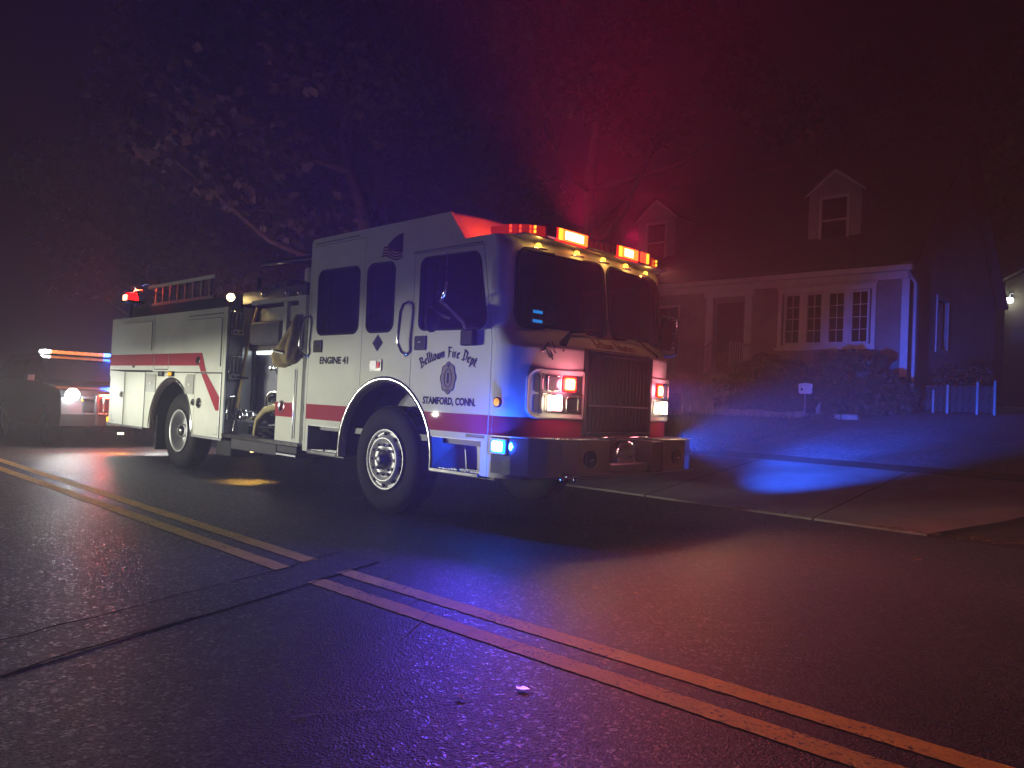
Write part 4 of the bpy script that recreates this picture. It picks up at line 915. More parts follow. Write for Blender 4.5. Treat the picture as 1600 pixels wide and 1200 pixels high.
# ------------------------------------------------------------------ pump module
PX0, PX1 = -10.0, -8.06
ff = MB().plate([(YR + .03, .60), (YR + .22, .60), (YR + .22, 2.30), (YR + .03, 2.30)], [], lambda a, b: (PX0 + .012, a, b), (-.01, 0, 0)).build('body_front_wall', M['steelgrey'], fe)
for z in (2.12, 1.52, .98):
    o = MB(); y0 = YR + .045
    o.tube([(PX0 + .03, y0, z - .10), (PX0 + .05, y0, z + .10), (PX0 + .05, y0 + .025, z + .12), (PX0 + .05, y0 + .135, z + .12), (PX0 + .05, y0 + .16, z + .10), (PX0 + .03, y0 + .16, z - .10)], .011, 6)
    for q in (.053, .107): o.tube([(PX0 + .04, y0 + q, z - .10), (PX0 + .05, y0 + q, z + .115)], .009, 6)
    o.box(PX0 + .014, PX0 + .07, y0 - .005, y0 + .165, z - .20, z - .11, .01); o = o.build('folding_step', M['chrome'], fe)
    for q in (.04, .12): MB().lathe([(0, .012), (.018, .008), (.02, 0)], (PX0 + .07, y0 + q, z - .155), (1, 0, 0), 10).build('step_spring', M['black'], o)
tpw = MB().box(PX0 + .002, PX0 + .02, YR + .22, YR + .37, .60, 1.95).box(PX0 + .002, PX0 + .02, YR + .22, YR + .37, 1.95, 2.32).build('tread_wall', M['alu'], fe)
tb = MB()
for i in range(26):
    for j in range(4):
        y = YR + .243 + j * .035; z = .64 + i * .064 + (.032 if j % 2 else 0); sg = 1 if (i + j) % 2 else -1
        tb.box(PX0 + .02, PX0 + .0245, y - .017, y + .017, z - .005, z + .005, 0, Matrix.Rotation(R(40 * sg), 3, 'X'), (PX0 + .02, y, z))
tag(tb.build('tread_pattern', M['alu'], tpw), kind='stuff')
MB().box(PX0 + .02, PX0 + .06, YR + .371, YR + .42, .60, 2.75).build('corner_column', M['darkmetal'], fe)
MB().box(PX0 + .01, PX1, YR + .0, YR + .45, .565, .60, .004).build('running_board', M['alu'], fe); MB().box(PX0 + .01, PX1, YR - .012, YR, .56, .606, .003).build('running_board_edge', M['chrome'], fe)
PY = YR + .43
pp = MB().box(PX0 + .09, PX1 - .02, PY, PY + .02, .60, 1.70).build('pump_panel', M['panelgrey'], fe)
MB().box(PX0 + .09, PX1 - .02, PY - .0, PY + .04, 1.705, 2.32).build('upper_panel', M['white'], fe)
MB().box(PX0 + .02, PX1 - .5, PY - .10, PY - .002, 1.735, 1.80, .004).build('light_hood', mat('brown_enamel', (.06, .035, .025), .5), fe)
MB().box(PX0 + .12, PX1 - .02, PY - .06, PY - .02, 1.685, 1.732, .006).build('strip_light', M['strip'], fe)
lamp('panel_glow', 'SPOT', (-9.15, PY - .11, 1.70), (.85, .95, 1), 1.6, fe, (-9.2, PY - .05, .8), 150, .8, .08)
lamp('panel_glow', 'SPOT', (-8.6, PY - .11, 1.70), (.85, .95, 1), 1.6, fe, (-8.7, PY - .05, .8), 150, .8, .08)
# grey bag and shelf in the upper opening
MB().box(-9.72, -8.92, PY - .26, PY - .002, 1.80, 2.10, .03).build('equipment_box', mat('grey_canvas_box', (.14, .14, .17), .8, noise=.2), fe)
MB().box(-9.7, -9.05, PY - .22, PY - .002, 1.805, 1.80 + .28).build('box_lid', M['steelgrey'], fe) if False else None
for (x, z, r_) in ((-9.55, 1.5, .03), (-9.45, 1.5, .03), (-9.30, 1.43, .022), (-9.2, 1.43, .022), (-9.30, 1.36, .022), (-9.2, 1.36, .022), (-9.35, .98, .05), (-9.6, 1.0, .035), (-9.05, 1.25, .04)):
    o = MB().lathe([(0, -.012), (r_ * .85, -.012), (r_, -.018), (r_ * 1.05, 0)], (x, PY, z), (0, 1, 0), 16).build('gauge', M['chrome'], pp)
MB().box(-9.46, -9.28, PY - .035, PY - .002, .95, 1.12, .008).build('valve_label', M['reflstripe'], pp)
for (x, z) in ((-9.70, .72), (-9.15, 1.46), (-9.0, .75)):
    o = MB().lathe([(.04, 0), (.045, -.05), (.055, -.10), (.06, -.12), (.03, -.13), (0, -.13)], (x, PY, z), (0, 1, 0), 16).build('discharge_cap', M['chrome'], pp)
    MB().tube([(x - .07, PY - .12, z), (x + .07, PY - .12, z)], .009, 6).build('cap_lug', M['chrome'], o)
MB().tube([(-9.17, PY - .05, 1.42), (-9.2, PY - .1, 1.36), (-9.08, PY - .09, 1.25), (-9.02, PY - .06, 1.2)], .008, 6).build('gauge_line', M['chrome'], pp)
so_ = MB().lathe([(.145, 0), (.15, -.10), (.165, -.13), (.165, -.17), (.145, -.175), (.13, -.14), (.10, -.05), (.0, -.04)], (-9.12, PY - .04, 1.06), (-.25, 1, .12), 32).build('suction_inlet', M['chrome'], pp)
va = MB().lathe([(.055, 0), (.06, -.10), (.085, -.12), (.09, -.20), (.07, -.24), (.07, -.30), (.08, -.31), (.08, -.34), (0, -.345)], (-9.62, PY - .02, .84), (.18, 1, .0), 24).build('intake_valve', M['chrome'], pp)
MB().lathe([(.0, -.03), (.04, -.02), (.05, 0), (.04, .04), (.0, .05)], (-9.72, PY - .26, .90), (0, .4, 1), 14).tube([(-9.70, PY - .22, .88), (-9.86, PY - .25, .93)], .016, 8).lathe([(0, -.03), (.03, -.02), (.03, .02), (0, .03)], (-9.87, PY - .25, .93), (1, 0, 0), 12).build('valve_handle', M['chrome'], va)
MB().tube([(-9.9, PY - .05, .62), (-9.3, PY - .2, .63), (-8.8, PY - .2, .63)], .01, 6).tube([(-9.9, PY - .1, .72), (-8.8, PY - .1, .72)], .008, 6).build('pump_pipe', M['chrome'], pp)
# white side panel with opening above
DX0, DX1 = -8.62, PX1
MB().plate([(DX0, .61), (DX1, .61), (DX1, 2.34), (DX0 - .75, 2.34), (DX0 - .75, 2.29), (DX1 - .16, 2.29), (DX1 - .16, 1.56), (DX0 - .0, 1.56)], [], side_map(YR + .005), (0, .04, 0)).build('pump_house_panel', M['white'], fe)
pd = MB().plate(rrect(DX0 + .015, DX1 - .15, .64, 1.47, .01), [], side_map(YR - .004), (0, .008, 0)).build('pump_access_door', M['white'], fe)
sidestripe([(DX0 + .001, .90), (DX1 - .155, .90), (DX1 - .155, 1.07), (DX0 + .001, 1.07)], y=YR - .008, par=pd); dlatch(-8.48, 1.02, .075, pd)
MB().tube([(DX1 - .125, YR - .012, .66), (DX1 - .125, YR - .012, 1.46)], .008, 6).build('door_hinge', M['chrome'], pd)
MB().box(DX0 - .02, DX0 + .06, YR + .05, YR + .10, 1.56, 2.29).build('window_post', M['white'], fe)
MB().box(DX0 + .1, DX1 - .1, YR + .30, YR + .33, 1.5, 2.28).build('dark_recess', M['black'], fe)
MB().box(PX0 + .02, PX1, PY + .05, YL - .05, .62, 2.30).build('pump_core', M['black'], fe)
MB().box(PX0 + .1, PX1, YR + .15, YL - .15, 2.345, 2.50).build('crosslay_tray', M['darkmetal'], fe)
for i in range(5): MB().box(PX0 + .35 + i * .29, PX0 + .60 + i * .29, YR + .2, YL - .2, 2.50, 2.56 + .03 * (i % 3), .03).build('crosslay_hose', mat('crosslay_hose_%d' % i, (.09 + .03 * (i % 2), .08, .07), .9, noise=.3), fe)
# deck gun
dg = MB().cyl((-9.0, 5.9, 2.56), (-9.0, 5.9, 2.85), .07).lathe([(.09, -.1), (.13, 0), (.09, .1)], (-9.0, 5.9, 2.9), (0, 1, 0), 16).build('deck_gun', M['darkmetal'], fe)
MB().tube([(-9.0, 5.9, 2.95), (-9.2, 5.75, 3.05), (-9.7, 5.5, 3.0), (-10.1, 5.3, 2.95)], [.06, .055, .045, .04], 10).build('gun_barrel', M['chrome'], dg)
MB().cyl((-8.22, YR + .12, 2.34), (-8.22, YR + .12, 2.53), .015).build('antenna_post', M['black'], fe)
MB().lathe([(0, .16), (.06, .15), (.075, .12), (.075, .0), (.03, -.02)], (-8.16, YR + .12, 2.53), (0, 0, 1), 18).build('white_beacon_dome', M['white'], fe)
for x, z in ((-8.45, 2.40), (-8.75, 2.42), (-9.35, 2.45)): MB().lathe([(0, .05), (.035, .04), (.04, .0), (.02, -.06)], (x, YR + .16, z), (.3, -.4, 1), 12).build('filler_cap', M['chrome'], fe)
# under-body ground lights
for x in (-9.48, -14.2):
    z0 = .50 if x > -12 else .44
    o = MB().lathe([(0, -.01), (.045, -.008), (.05, .02)], (x, YR + .20, z0 - .10), (0, 0, 1), 14).build('ground_light', M['scenelamp'], fe)
    lamp('ground_beam', 'SPOT', (x, YR + .20, z0 - .12), (1, .55, .08), 5.0, fe, (x - .05, YR + .16, 0), 110, .8, .02)

# ------------------------------------------------------------------ things on the engine
pk = empty('pike_pole', (-9.91, YR + .13, .62), 'long wooden pike pole with metal tip standing against the pump panel wall', 'pike pole')
MB().tube([(-9.88, YR + .36, 2.32), (-9.90, YR + .26, 1.9), (-9.91, YR + .15, .95)], .022, 8).build('pole_shaft', M['wood'], pk)
MB().tube([(-9.91, YR + .15, .95), (-9.915, YR + .12, .64)], .014, 8).build('metal_tip', M['chrome'], pk)
MB().tube([(-9.97, YR + .19, 1.36), (-9.88, YR + .15, 1.36), (-9.87, YR + .27, 1.36)], .018, 6).build('pole_clip', M['darkmetal'], fe)
hs = MB().tube([(-8.75, YR + .22, .98), (-8.95, YR + .18, 1.0), (-9.15, YR + .16, .95), (-9.27, YR + .12, .82), (-9.30, YR + .11, .66), (-9.32, YR + .12, .625)], [.035, .045, .05, .04, .032, .028], 10).build('canvas_hose', M['hose'])
tag(hs, 'tan canvas hose drooping below the chrome pump inlet', 'hose')
# loops of black hose on the running board
bk = MB()
for k in range(3): bk.tube([(-9.2 + .16 * math.cos(t) + .13 * k, YR + .24 + .1 * math.sin(t), .635 + .045 * k + .02 * math.sin(3 * t)) for t in np.linspace(0, 6.283, 22)[:-1]], .022, 8, True)
bk = bk.build('black_hose', M['rubber']); tag(bk, 'coil of black hose lying on the running board under the tan hose', 'hose')
# turnout coat hanging in the opening
ct = empty('turnout_coat', (-8.35, YR - .03, 1.55), 'tan firefighter coat hanging from the opening beside the cab', 'coat')
mb = MB(); rows = []; nr, nc = 22, 30
path = [(-8.19, 2.02, .07, .05), (-8.22, 1.95, .12, .07), (-8.29, 1.85, .19, .10), (-8.36, 1.74, .24, .13), (-8.40, 1.65, .25, .14), (-8.38, 1.58, .21, .12), (-8.34, 1.535, .12, .07), (-8.32, 1.52, .02, .02)]
for j in range(nr):
    t = j / (nr - 1) * (len(path) - 1); i = min(int(t), len(path) - 2); f = t - i
    cx, cz, rx_, ry_ = [path[i][k] * (1 - f) + path[i + 1][k] * f for k in range(4)]
    for k in range(nc):
        a = 2 * math.pi * k / nc; fold = 1 + .13 * math.sin(5 * a + j * .35) + .06 * math.sin(9 * a - j * .6)
        dx = rx_ * fold * math.cos(a); mb.v.append((cx + dx, YR - .02 + ry_ * fold * math.sin(a), cz - .30 * dx * (1 if dx < 0 else .4) * (-1) - (.1 * abs(dx))))
for j in range(nr - 1):
    for k in range(nc): mb.f.append((j * nc + k, j * nc + (k + 1) % nc, (j + 1) * nc + (k + 1) % nc, (j + 1) * nc + k)); mb.sm.append(True)
mb.build('coat_body', M['coat'], ct)
MB().tube([(-8.17, YR + .0, 2.10), (-8.18, YR - .03, 2.0), (-8.16, YR - .05, 1.86), (-8.17, YR - .09, 1.72), (-8.2, YR - .10, 1.60)], [.05, .07, .075, .07, .05], 10).build('coat_sleeve', M['coat'], ct)
mb = MB(); mb.tube([(-8.50, YR - .15, 1.70), (-8.36, YR - .185, 1.665), (-8.22, YR - .15, 1.64)], .014, 6); mb.build('reflective_band', M['reflstripe'], ct)

# ------------------------------------------------------------------ POLICE SUV behind the engine
M['suvdark'] = mat('dark_suv_paint', (.03, .03, .034), .25, coat=.6)
suv = empty('police_suv', (-17.9, 5.37, 0), 'dark police suv with lit roof bar and headlights behind the fire engine', 'police car')
SY0, SY1 = 4.40, 6.34
def sx_(x): return x
prof = [(-15.48, .38), (-15.42, .62), (-15.46, .92), (-15.56, 1.04), (-15.95, 1.12), (-16.75, 1.17), (-17.55, 1.64), (-17.75, 1.70), (-19.6, 1.70), (-20.2, 1.62), (-20.5, 1.1), (-20.55, .7), (-20.5, .4)]
mb = MB()
secs = [(SY0 + .0, .0), (SY0 + .05, .03)]
low = [(-15.48, .40), (-15.42, .62), (-15.46, .92), (-15.58, 1.05), (-16.0, 1.12), (-16.78, 1.16), (-20.5, 1.12), (-20.55, .7), (-20.5, .42)]
warch = lambda xc: [(xc + .41 * math.cos(a), .36 + .41 * math.sin(a)) for a in np.linspace(0, math.pi, 12)]
body_out = [low[0]] + [(-15.42, .62), (-15.46, .92), (-15.58, 1.05), (-16.0, 1.12), (-16.78, 1.16), (-20.5, 1.12), (-20.55, .7), (-20.5, .40)] + warch(-19.35)[::-1] + [(-18.9, .36), (-16.85, .36)] + warch(-16.42)[::-1]
body_out = rpoly(body_out, 0)
mb.plate(body_out, [], side_map(SY0), (0, SY1 - SY0, 0)); mb.build('body', M['suvdark'], suv)
gh = [(-16.72, 1.165), (-17.5, 1.66), (-17.8, 1.72), (-19.7, 1.71), (-20.25, 1.60), (-20.48, 1.125)]
def ghp(ins0, ins1): return [(x, (SY0 + (ins1 if z > 1.3 else ins0)), z) for x, z in gh], [(x, (SY1 - (ins1 if z > 1.3 else ins0)), z) for x, z in gh]
A, B = ghp(.03, .22); mb = MB(); mb.hull(A + B); mb.build('roof', M['suvdark'], suv)
def quad(a, b, c_, d, nm, m, par, off): 
    mb = MB(); mb.add([Vector(p) + Vector(off) for p in (a, b, c_, d)], [(0, 1, 2, 3)]); return mb.build(nm, m, par)
quad((-16.8, SY0 + .16, 1.215), (-16.8, SY1 - .16, 1.215), (-17.42, SY1 - .27, 1.61), (-17.42, SY0 + .27, 1.61), 'windshield', M['black'], suv, (.012, 0, .012))
for x0, x1 in ((-17.25, -18.25), (-18.32, -19.3), (-19.38, -20.1)):
    quad((x0 + .25 if x0 > -17.3 else x0, SY0 + .055, 1.21), (x1, SY0 + .055, 1.21), (x1, SY0 + .175, 1.58), (x0 - .1 if x0 > -17.3 else x0, SY0 + .175, 1.58), 'side_window', M['black'], suv, (0, -.012, .004))
MB().box(-15.44, -15.405, SY0 + .35, SY1 - .35, .66, .94, .01).build('grille', M['black'], suv)
for y in (SY0 + .55, SY1 - .55): MB().box(-15.36, -15.28, y - .03, y + .03, .42, .98, .01).build('push_bar', M['darkmetal'], suv)
MB().tube([(-15.32, SY0 + .3, .92), (-15.30, 5.37, .93), (-15.32, SY1 - .3, .92)], .03, 8).tube([(-15.32, SY0 + .35, .62), (-15.30, 5.37, .63), (-15.32, SY1 - .35, .62)], .03, 8).build('push_bar', M['darkmetal'], suv)
for y, lit in ((SY0 + .19, 1), (SY1 - .19, 1)):
    h_ = MB().lathe([(0, .05), (.06, .045), (.10, .01), (.12, -.03)], (-15.45, y, .965), (1, 0, .0), 20).build('headlight', M['whitehot'], suv)
    lamp('headlight_fill', 'POINT', (-15.2, y, .965), (.93, 1, .97), 5.0, suv, radius=.05)  # added point lamp for the glare around the headlight
    MB().box(-15.47, -15.41, y + (.14 if y < 5.3 else -.30), y + (.30 if y < 5.3 else -.14), .86, .91, .01).build('turn_signal', M['amberdim'], suv)
    lamp('headlight_beam', 'SPOT', (-15.36, y, .965), (.95, 1, .97), 8, suv, (-6, y - 1.2, .3), 110, .9, .07)
gl_ = MB().box(-15.40, -15.36, SY0 + .62, SY0 + .84, .90, .99, .01).build('grille_light', M['redhot'], suv)
lamp('grille_light_glow', 'POINT', (-15.27, SY0 + .72, .95), (1, .05, .02), 16, suv, radius=.04)
lbp = MB().box(-18.25, -17.9, SY0 + .33, SY1 - .33, 1.745, 1.765, .004).box(-18.15, -18.0, 4.9, 5.0, 1.70, 1.745).box(-18.15, -18.0, 5.75, 5.85, 1.70, 1.745).build('roof_lightbar', M['black'], suv)
M['ambbar'] = emat('amber_bar_lens', (1, .30, .07), .9); M['bluebar'] = emat('blue_bar_lens', (.05, .15, 1), 14)
for i in range(7):
    y0 = SY0 + .46 + i * .147; MB().box(-18.24, -17.88, y0, y0 + .135, 1.768, 1.835, .01).build('bar_lens', M['ambbar'], lbp)
MB().box(-18.24, -17.88, SY0 + .33, SY0 + .455, 1.768, 1.84, .02).build('white_end_lens', M['whitehot'], lbp); MB().box(-18.24, -17.88, SY1 - .455, SY1 - .33, 1.768, 1.84, .02).build('blue_end_lens', M['bluebar'], lbp)
lamp('bar_white_glow', 'POINT', (-17.8, SY0 + .28, 1.9), (.9, 1, .9), .5, suv, radius=.05)
lamp('bar_blue_glow', 'POINT', (-17.8, SY1 - .3, 1.95), (.05, .1, 1), 5, suv, radius=.05)
def suv_wheel(x, y, flip):
    w = empty('wheel', (x, y, .37)); w.parent = suv; w.location = Vector((x, y, .37)) - WORLD[suv.name]; sg = -1 if flip else 1
    MB().lathe([(.22, .03), (.25, 0), (.33, .005), (.37, .04), (.37, .2), (.33, .23), (.22, .22)], (x, y, .37), (0, sg, 0), 32).build('tyre', M['rubber'], w, (x, y, .37))
    MB().lathe([(0, .0), (.06, .0), (.07, .03), (.2, .05), (.235, .01), (.24, .04)], (x, y, .37), (0, sg, 0), 24).build('rim', M['alu'], w, (x, y, .37))
for x in (-16.42, -19.35): suv_wheel(x, SY0 + .01, False); suv_wheel(x, SY1 - .01, True)
MB().box(-17.22, -17.06, SY0 - .16, SY0 - .0, 1.18, 1.32, .02).build('door_mirror', M['suvdark'], suv)
# far parked car with rear lights lit
fc = empty('parked_car', (-38, 6.4, 0), 'distant dark car with small red lights at the left edge', 'car')
mb = MB(); mb.hull([(x, y, z) for x in (-40.2, -35.9) for y in (5.5, 7.3) for z in (.35, .85)] + [(x, y, 1.0) for x in (-39.9, -36.3) for y in (5.6, 7.2)]); mb.hull([(x, y, .98) for x in (-39.4, -36.9) for y in (5.62, 7.18)] + [(x, y, 1.5) for x in (-38.8, -37.6) for y in (5.8, 7.0)]); mb.build('body', M['suvdark'], fc)
for x in (-39.3, -36.8):
    for y in (5.48, 7.12): MB().lathe([(0, 0), (.2, .0), (.32, .02), (.33, .2), (0, .2)], (x, y, .33), (0, 1, 0), 20).build('wheel', M['rubber'], fc)
for y in (5.68, 7.12): MB().lathe([(0, .05), (.07, .04), (.09, 0)], (-35.9, y, .78), (1, 0, 0), 12).build('tail_light', M['redhot'], fc)
MB().lathe([(0, .05), (.03, .04), (.04, 0)], (-35.9, 6.0, .85), (1, 0, 0), 12).build('small_light', M['scenelamp'], fc)  # emissive disc for a small distant light

# ------------------------------------------------------------------ HOUSE
HY, HB = 20.0, 1.36
M['stucco'] = mat('stone_facade', (.24, .19, .17), .9, noise=.35, nscale=1.6, bump=.7, bscale=9)
M['trim'] = mat('white_house_trim', (.62, .58, .55), .6, noise=.12, nscale=4)
M['siding'] = mat('pale_siding', (.46, .43, .42), .7, noise=.1, nscale=2)
M['shingle'] = mat('roof_shingles', (.06, .05, .05), .9, noise=.3, nscale=4, bump=.5, bscale=14)
M['door'] = mat('dark_door', (.05, .04, .06), .35)
M['iron'] = mat('iron_rail', (.35, .34, .36), .4, .6)
M['stone'] = mat('pale_stone', (.34, .31, .29), .9, noise=.3, nscale=5, bump=.5, bscale=20)
M['dormer'] = mat('dormer_siding', (.36, .32, .31), .75, noise=.15, nscale=4)
ho = empty('brick_house', (-11.5, 24, HB), 'gabled house with two dormers and a four part front window', 'house')
ho.name = 'gabled_house'; WORLD['gabled_house'] = Vector((-11.5, 24, HB))
HX0, HX1 = -17.5, -6.2
hm = lambda y: (lambda a, b: (a, y, b))
WIN = (-9.36, -7.04, 3.04, 4.42); DOOR = (-11.41, -10.42, 2.22, 4.38); LW = (-14.2, -12.55, 3.0, 4.3)
MB().plate([(HX0, HB - .3), (HX1, HB - .3), (HX1, 4.80), (HX0, 4.80)], [[(w[0], w[2]), (w[1], w[2]), (w[1], w[3]), (w[0], w[3])] for w in (WIN, DOOR, LW)], hm(HY), (0, .3, 0)).build('front_wall', M['stucco'], ho)
MB().plate([(HY + .301, HB - .3), (28.4, HB - .3), (28.4, 4.80), (24.2, 9.1), (HY + .301, 5.10)], [[(22.3, 3.1), (23.2, 3.1), (23.2, 4.4), (22.3, 4.4)]], lambda a, b: (HX1, a, b), (-.25, 0, 0)).build('side_wall', M['siding'], ho)
MB().plate([(HY + .301, HB - .3), (28.4, HB - .3), (28.4, 4.80), (24.2, 9.1), (HY + .301, 5.10)], [], lambda a, b: (HX0, a, b), (.25, 0, 0)).build('side_wall', M['siding'], ho)
MB().box(HX0 + .3, HX1 - .3, 24, 24.1, HB, 6).build('inner_wall', M['interior'], ho)
rf = MB(); ZE, ZR = 4.86, 9.22
sl_ = (ZR - ZE) / (24.2 - 19.55)
rf.plate([(HX0 - .3, 19.55), (HX1 + .25, 19.55), (HX1 + .25, 24.2), (HX0 - .3, 24.2)], [], lambda a, b: (a, b, ZE + (b - 19.55) * sl_), (0, -.02, .09))
rf.plate([(HX0 - .3, 28.85), (HX1 + .25, 28.85), (HX1 + .25, 24.2), (HX0 - .3, 24.2)], [], lambda a, b: (a, b, ZE + (28.85 - b) * sl_), (0, .02, .09)); rf = rf.build('roof', M['shingle'], ho)
cr_ = MB()
for i in range(28):
    y = 19.6 + i * .165; z = ZE + (y - 19.55) * sl_ + .10; cr_.box(HX0 - .3, HX1 + .25, y, y + .16, z - .01, z + .012, 0, Matrix.Rotation(math.atan(sl_), 3, 'X'), (-12, y, z))
cr_ = cr_.build('shingle_courses', M['shingle'], rf); cr_['kind'] = 'stuff'
MB().box(HX0 - .3, HX1 + .22, 19.42, 19.56, 4.72, 4.86, .015).build('gutter', M['trim'], ho)
MB().box(HX0, HX1, 19.9, 19.998, 4.60, 4.79).build('fascia', M['trim'], ho)
MB().box(HX1 - .15, HX1 + .02, 19.97, 19.998, HB - .2, 4.6).build('corner_board', M['trim'], ho)
MB().tube([(HX1 + .12, 19.5, 4.72), (HX1 + .12, 19.75, 4.6), (HX1 + .12, 20.1, 4.5), (HX1 + .12, 20.1, 1.5)], .045, 8).build('downspout', M['trim'], ho)
# rake boards on the gable end
MB().plate([(19.5, 4.78), (24.2, 9.14), (24.2, 9.34), (19.5, 4.94)], [], lambda a, b: (HX1 + .252, a, b), (.02, 0, 0)).build('rake_board', M['shingle'], ho)
def casement(x0, x1, z0, z1, y, par, cols=2, rows_=4, nm='window', fr=.05, mt=.016):
    w = MB(); w.box(x0, x0 + fr, y - .05, y + .05, z0, z1).box(x1 - fr, x1, y - .05, y + .05, z0, z1).box(x0 + fr, x1 - fr, y - .05, y + .05, z0, z0 + fr).box(x0 + fr, x1 - fr, y - .05, y + .05, z1 - fr, z1)
    w = w.build(nm, M['trim'], par); gx0, gx1, gz0, gz1 = x0 + fr, x1 - fr, z0 + fr, z1 - fr
    mu = MB()
    for i in range(1, cols): x = gx0 + (gx1 - gx0) * i / cols; mu.box(x - mt / 2, x + mt / 2, y - .025, y + .02, gz0, gz1)
    for j in range(1, rows_): z = gz0 + (gz1 - gz0) * j / rows_; mu.box(gx0, gx1, y - .022, y + .018, z - mt / 2, z + mt / 2)
    if cols * rows_ > 1: mu.build('muntins', M['trim'], w)
    for i in range(cols):
        for j in range(rows_):
            a, b = gx0 + (gx1 - gx0) * i / cols, gx0 + (gx1 - gx0) * (i + 1) / cols; c_, d = gz0 + (gz1 - gz0) * j / rows_, gz0 + (gz1 - gz0) * (j + 1) / rows_
            MB().box(a + mt / 2, b - mt / 2, y - .004, y + .004, c_ + mt / 2, d - mt / 2).build('pane', M['hglass'], w)
    return w
wf = MB(); X0, X1, Z0, Z1 = WIN
wf.box(X0 - .10, X0, HY - .06, HY + .06, Z0 - .08, Z1 + .12).box(X1, X1 + .10, HY - .06, HY + .06, Z0 - .08, Z1 + .12).box(X0 - .14, X1 + .14, HY - .10, HY + .06, Z1 + .121, Z1 + .20).box(X0 - .14, X1 + .14, HY - .14, HY + .06, Z0 - .14, Z0 - .081).box(X0, X1, HY - .05, HY + .06, Z1, Z1 + .12).box(X0, X1, HY - .05, HY + .06, Z0 - .08, Z0)
wf.build('window_surround', M['trim'], ho)
wd_ = (X1 - X0) / 4
for i in range(4):
    casement(X0 + i * wd_ + .055, X0 + (i + 1) * wd_ - .055, Z0 + .01, Z1 - .01, HY + .02, ho)
for i in range(1, 4): MB().box(X0 + i * wd_ - .05, X0 + i * wd_ + .05, HY - .04, HY + .06, Z0, Z1).build('mullion', M['trim'], ho)
casement(LW[0], (LW[0] + LW[1]) / 2 - .03, LW[2], LW[3], HY + .04, ho, 2, 3); casement((LW[0] + LW[1]) / 2 + .03, LW[1], LW[2], LW[3], HY + .04, ho, 2, 3)
sw_ = MB().box(HX1 - .02, HX1 + .03, 22.2, 22.3, 3.0, 4.5).box(HX1 - .02, HX1 + .03, 23.2, 23.3, 3.0, 4.5).box(HX1 - .02, HX1 + .03, 22.3, 23.2, 4.4, 4.5).box(HX1 - .02, HX1 + .03, 22.3, 23.2, 3.0, 3.1).build('window', M['trim'], ho); MB().box(HX1 - .1, HX1 - .09, 22.3, 23.2, 3.1, 4.4).build('pane', M['hglass'], sw_)
# doorway
X0, X1, Z0, Z1 = DOOR
MB().box(X0 - .22, X0, HY - .08, HY + .06, Z0 - .02, Z1 + .06).box(X1, X1 + .20, HY - .08, HY + .06, Z0 - .02, Z1 + .06).build('door_pilaster', M['trim'], ho)
MB().box(X0 - .28, X1 + .26, HY - .11, HY + .06, Z1 + .061, 4.59).build('door_head', M['trim'], ho)
dd = MB().box(X0 + .01, X1 - .01, HY + .10, HY + .15, Z0, Z1, .004).build('front_door', M['door'], ho)
for (a, b, c_, d) in ((.12, .44, 1.2, 1.95), (.55, .87, 1.2, 1.95), (.12, .44, .2, 1.0), (.55, .87, .2, 1.0)): MB().box(X0 + a, X0 + b, HY + .085, HY + .099, Z0 + c_, Z0 + d, .006).build('door_panel', M['door'], dd)
sd_ = MB().box(X0 + .01, X0 + .09, HY + .02, HY + .05, Z0, Z1).box(X1 - .09, X1 - .01, HY + .02, HY + .05, Z0, Z1).box(X0 + .09, X1 - .09, HY + .02, HY + .05, Z1 - .1, Z1).box(X0 + .09, X1 - .09, HY + .02, HY + .05, Z0, Z0 + .12).build('storm_door', mat('storm_door_frame', (.16, .15, .2), .4), ho)
MB().box(X0 + .09, X1 - .09, HY + .03, HY + .036, Z0 + .12, Z1 - .1).build('pane', M['hglass'], sd_)
MB().lathe([(0, -.03), (.02, -.02), (.025, 0)], (X0 + .14, HY + .02, Z0 + 1.0), (0, 1, 0), 10).build('door_knob', M['chrome'], sd_)
MB().box(X0 - .35, X1 + .30, HY - 1.35, HY - .001, Z0 - .16, Z0 - .025, .01).build('stoop', M['stone'], ho); MB().box(X0 - .3, X1 + .25, HY - 1.3, HY - .001, HB - .3, Z0 - .161).build('stoop_base', M['stone'], ho)
for i in range(4):
    MB().box(X0 - .55 - .1 * i, X1 - .35 - .05 * i, HY - 1.37 - .32 * (i + 1), HY - 1.37 - .32 * i, HB - .4, Z0 - .025 - .19 * (i + 1), .012).build('step', M['stone'], ho)
# iron railing
ra = MB()
def railing(p0, p1, n, nm='railing'):
    r_ = empty(nm, p0); r_.parent = ho; r_.location = Vector(p0) - WORLD[ho.name]; WORLD[r_.name] = Vector(p0)
    p0, p1 = Vector(p0), Vector(p1)
    MB().tube([p0 + Vector((0, 0, .85)), p1 + Vector((0, 0, .85))], .02, 6).build('hand_rail', M['iron'], r_); MB().tube([p0 + Vector((0, 0, .12)), p1 + Vector((0, 0, .12))], .014, 6).build('lower_rail', M['iron'], r_)
    for i in range(n + 1):
        q = p0.lerp(p1, i / n); big = i in (0, n); MB().tube([q, q + Vector((0, 0, .86))], .022 if big else .009, 6).build('baluster', M['iron'], r_)
railing((X1 - .32, HY - 2.62, 1.47), (X1 - .25, HY - 1.36, Z0 - .02), 7); railing((X1 + .26, HY - 1.3, Z0 - .02), (X1 + .26, HY - .1, Z0 - .02), 9); railing((X0 - .95, HY - 2.62, 1.47), (X0 - .4, HY - 1.36, Z0 - .02), 7)
railing((X0 - .33, HY - 1.3, Z0 - .02), (X0 - .33, HY - .1, Z0 - .02), 9)
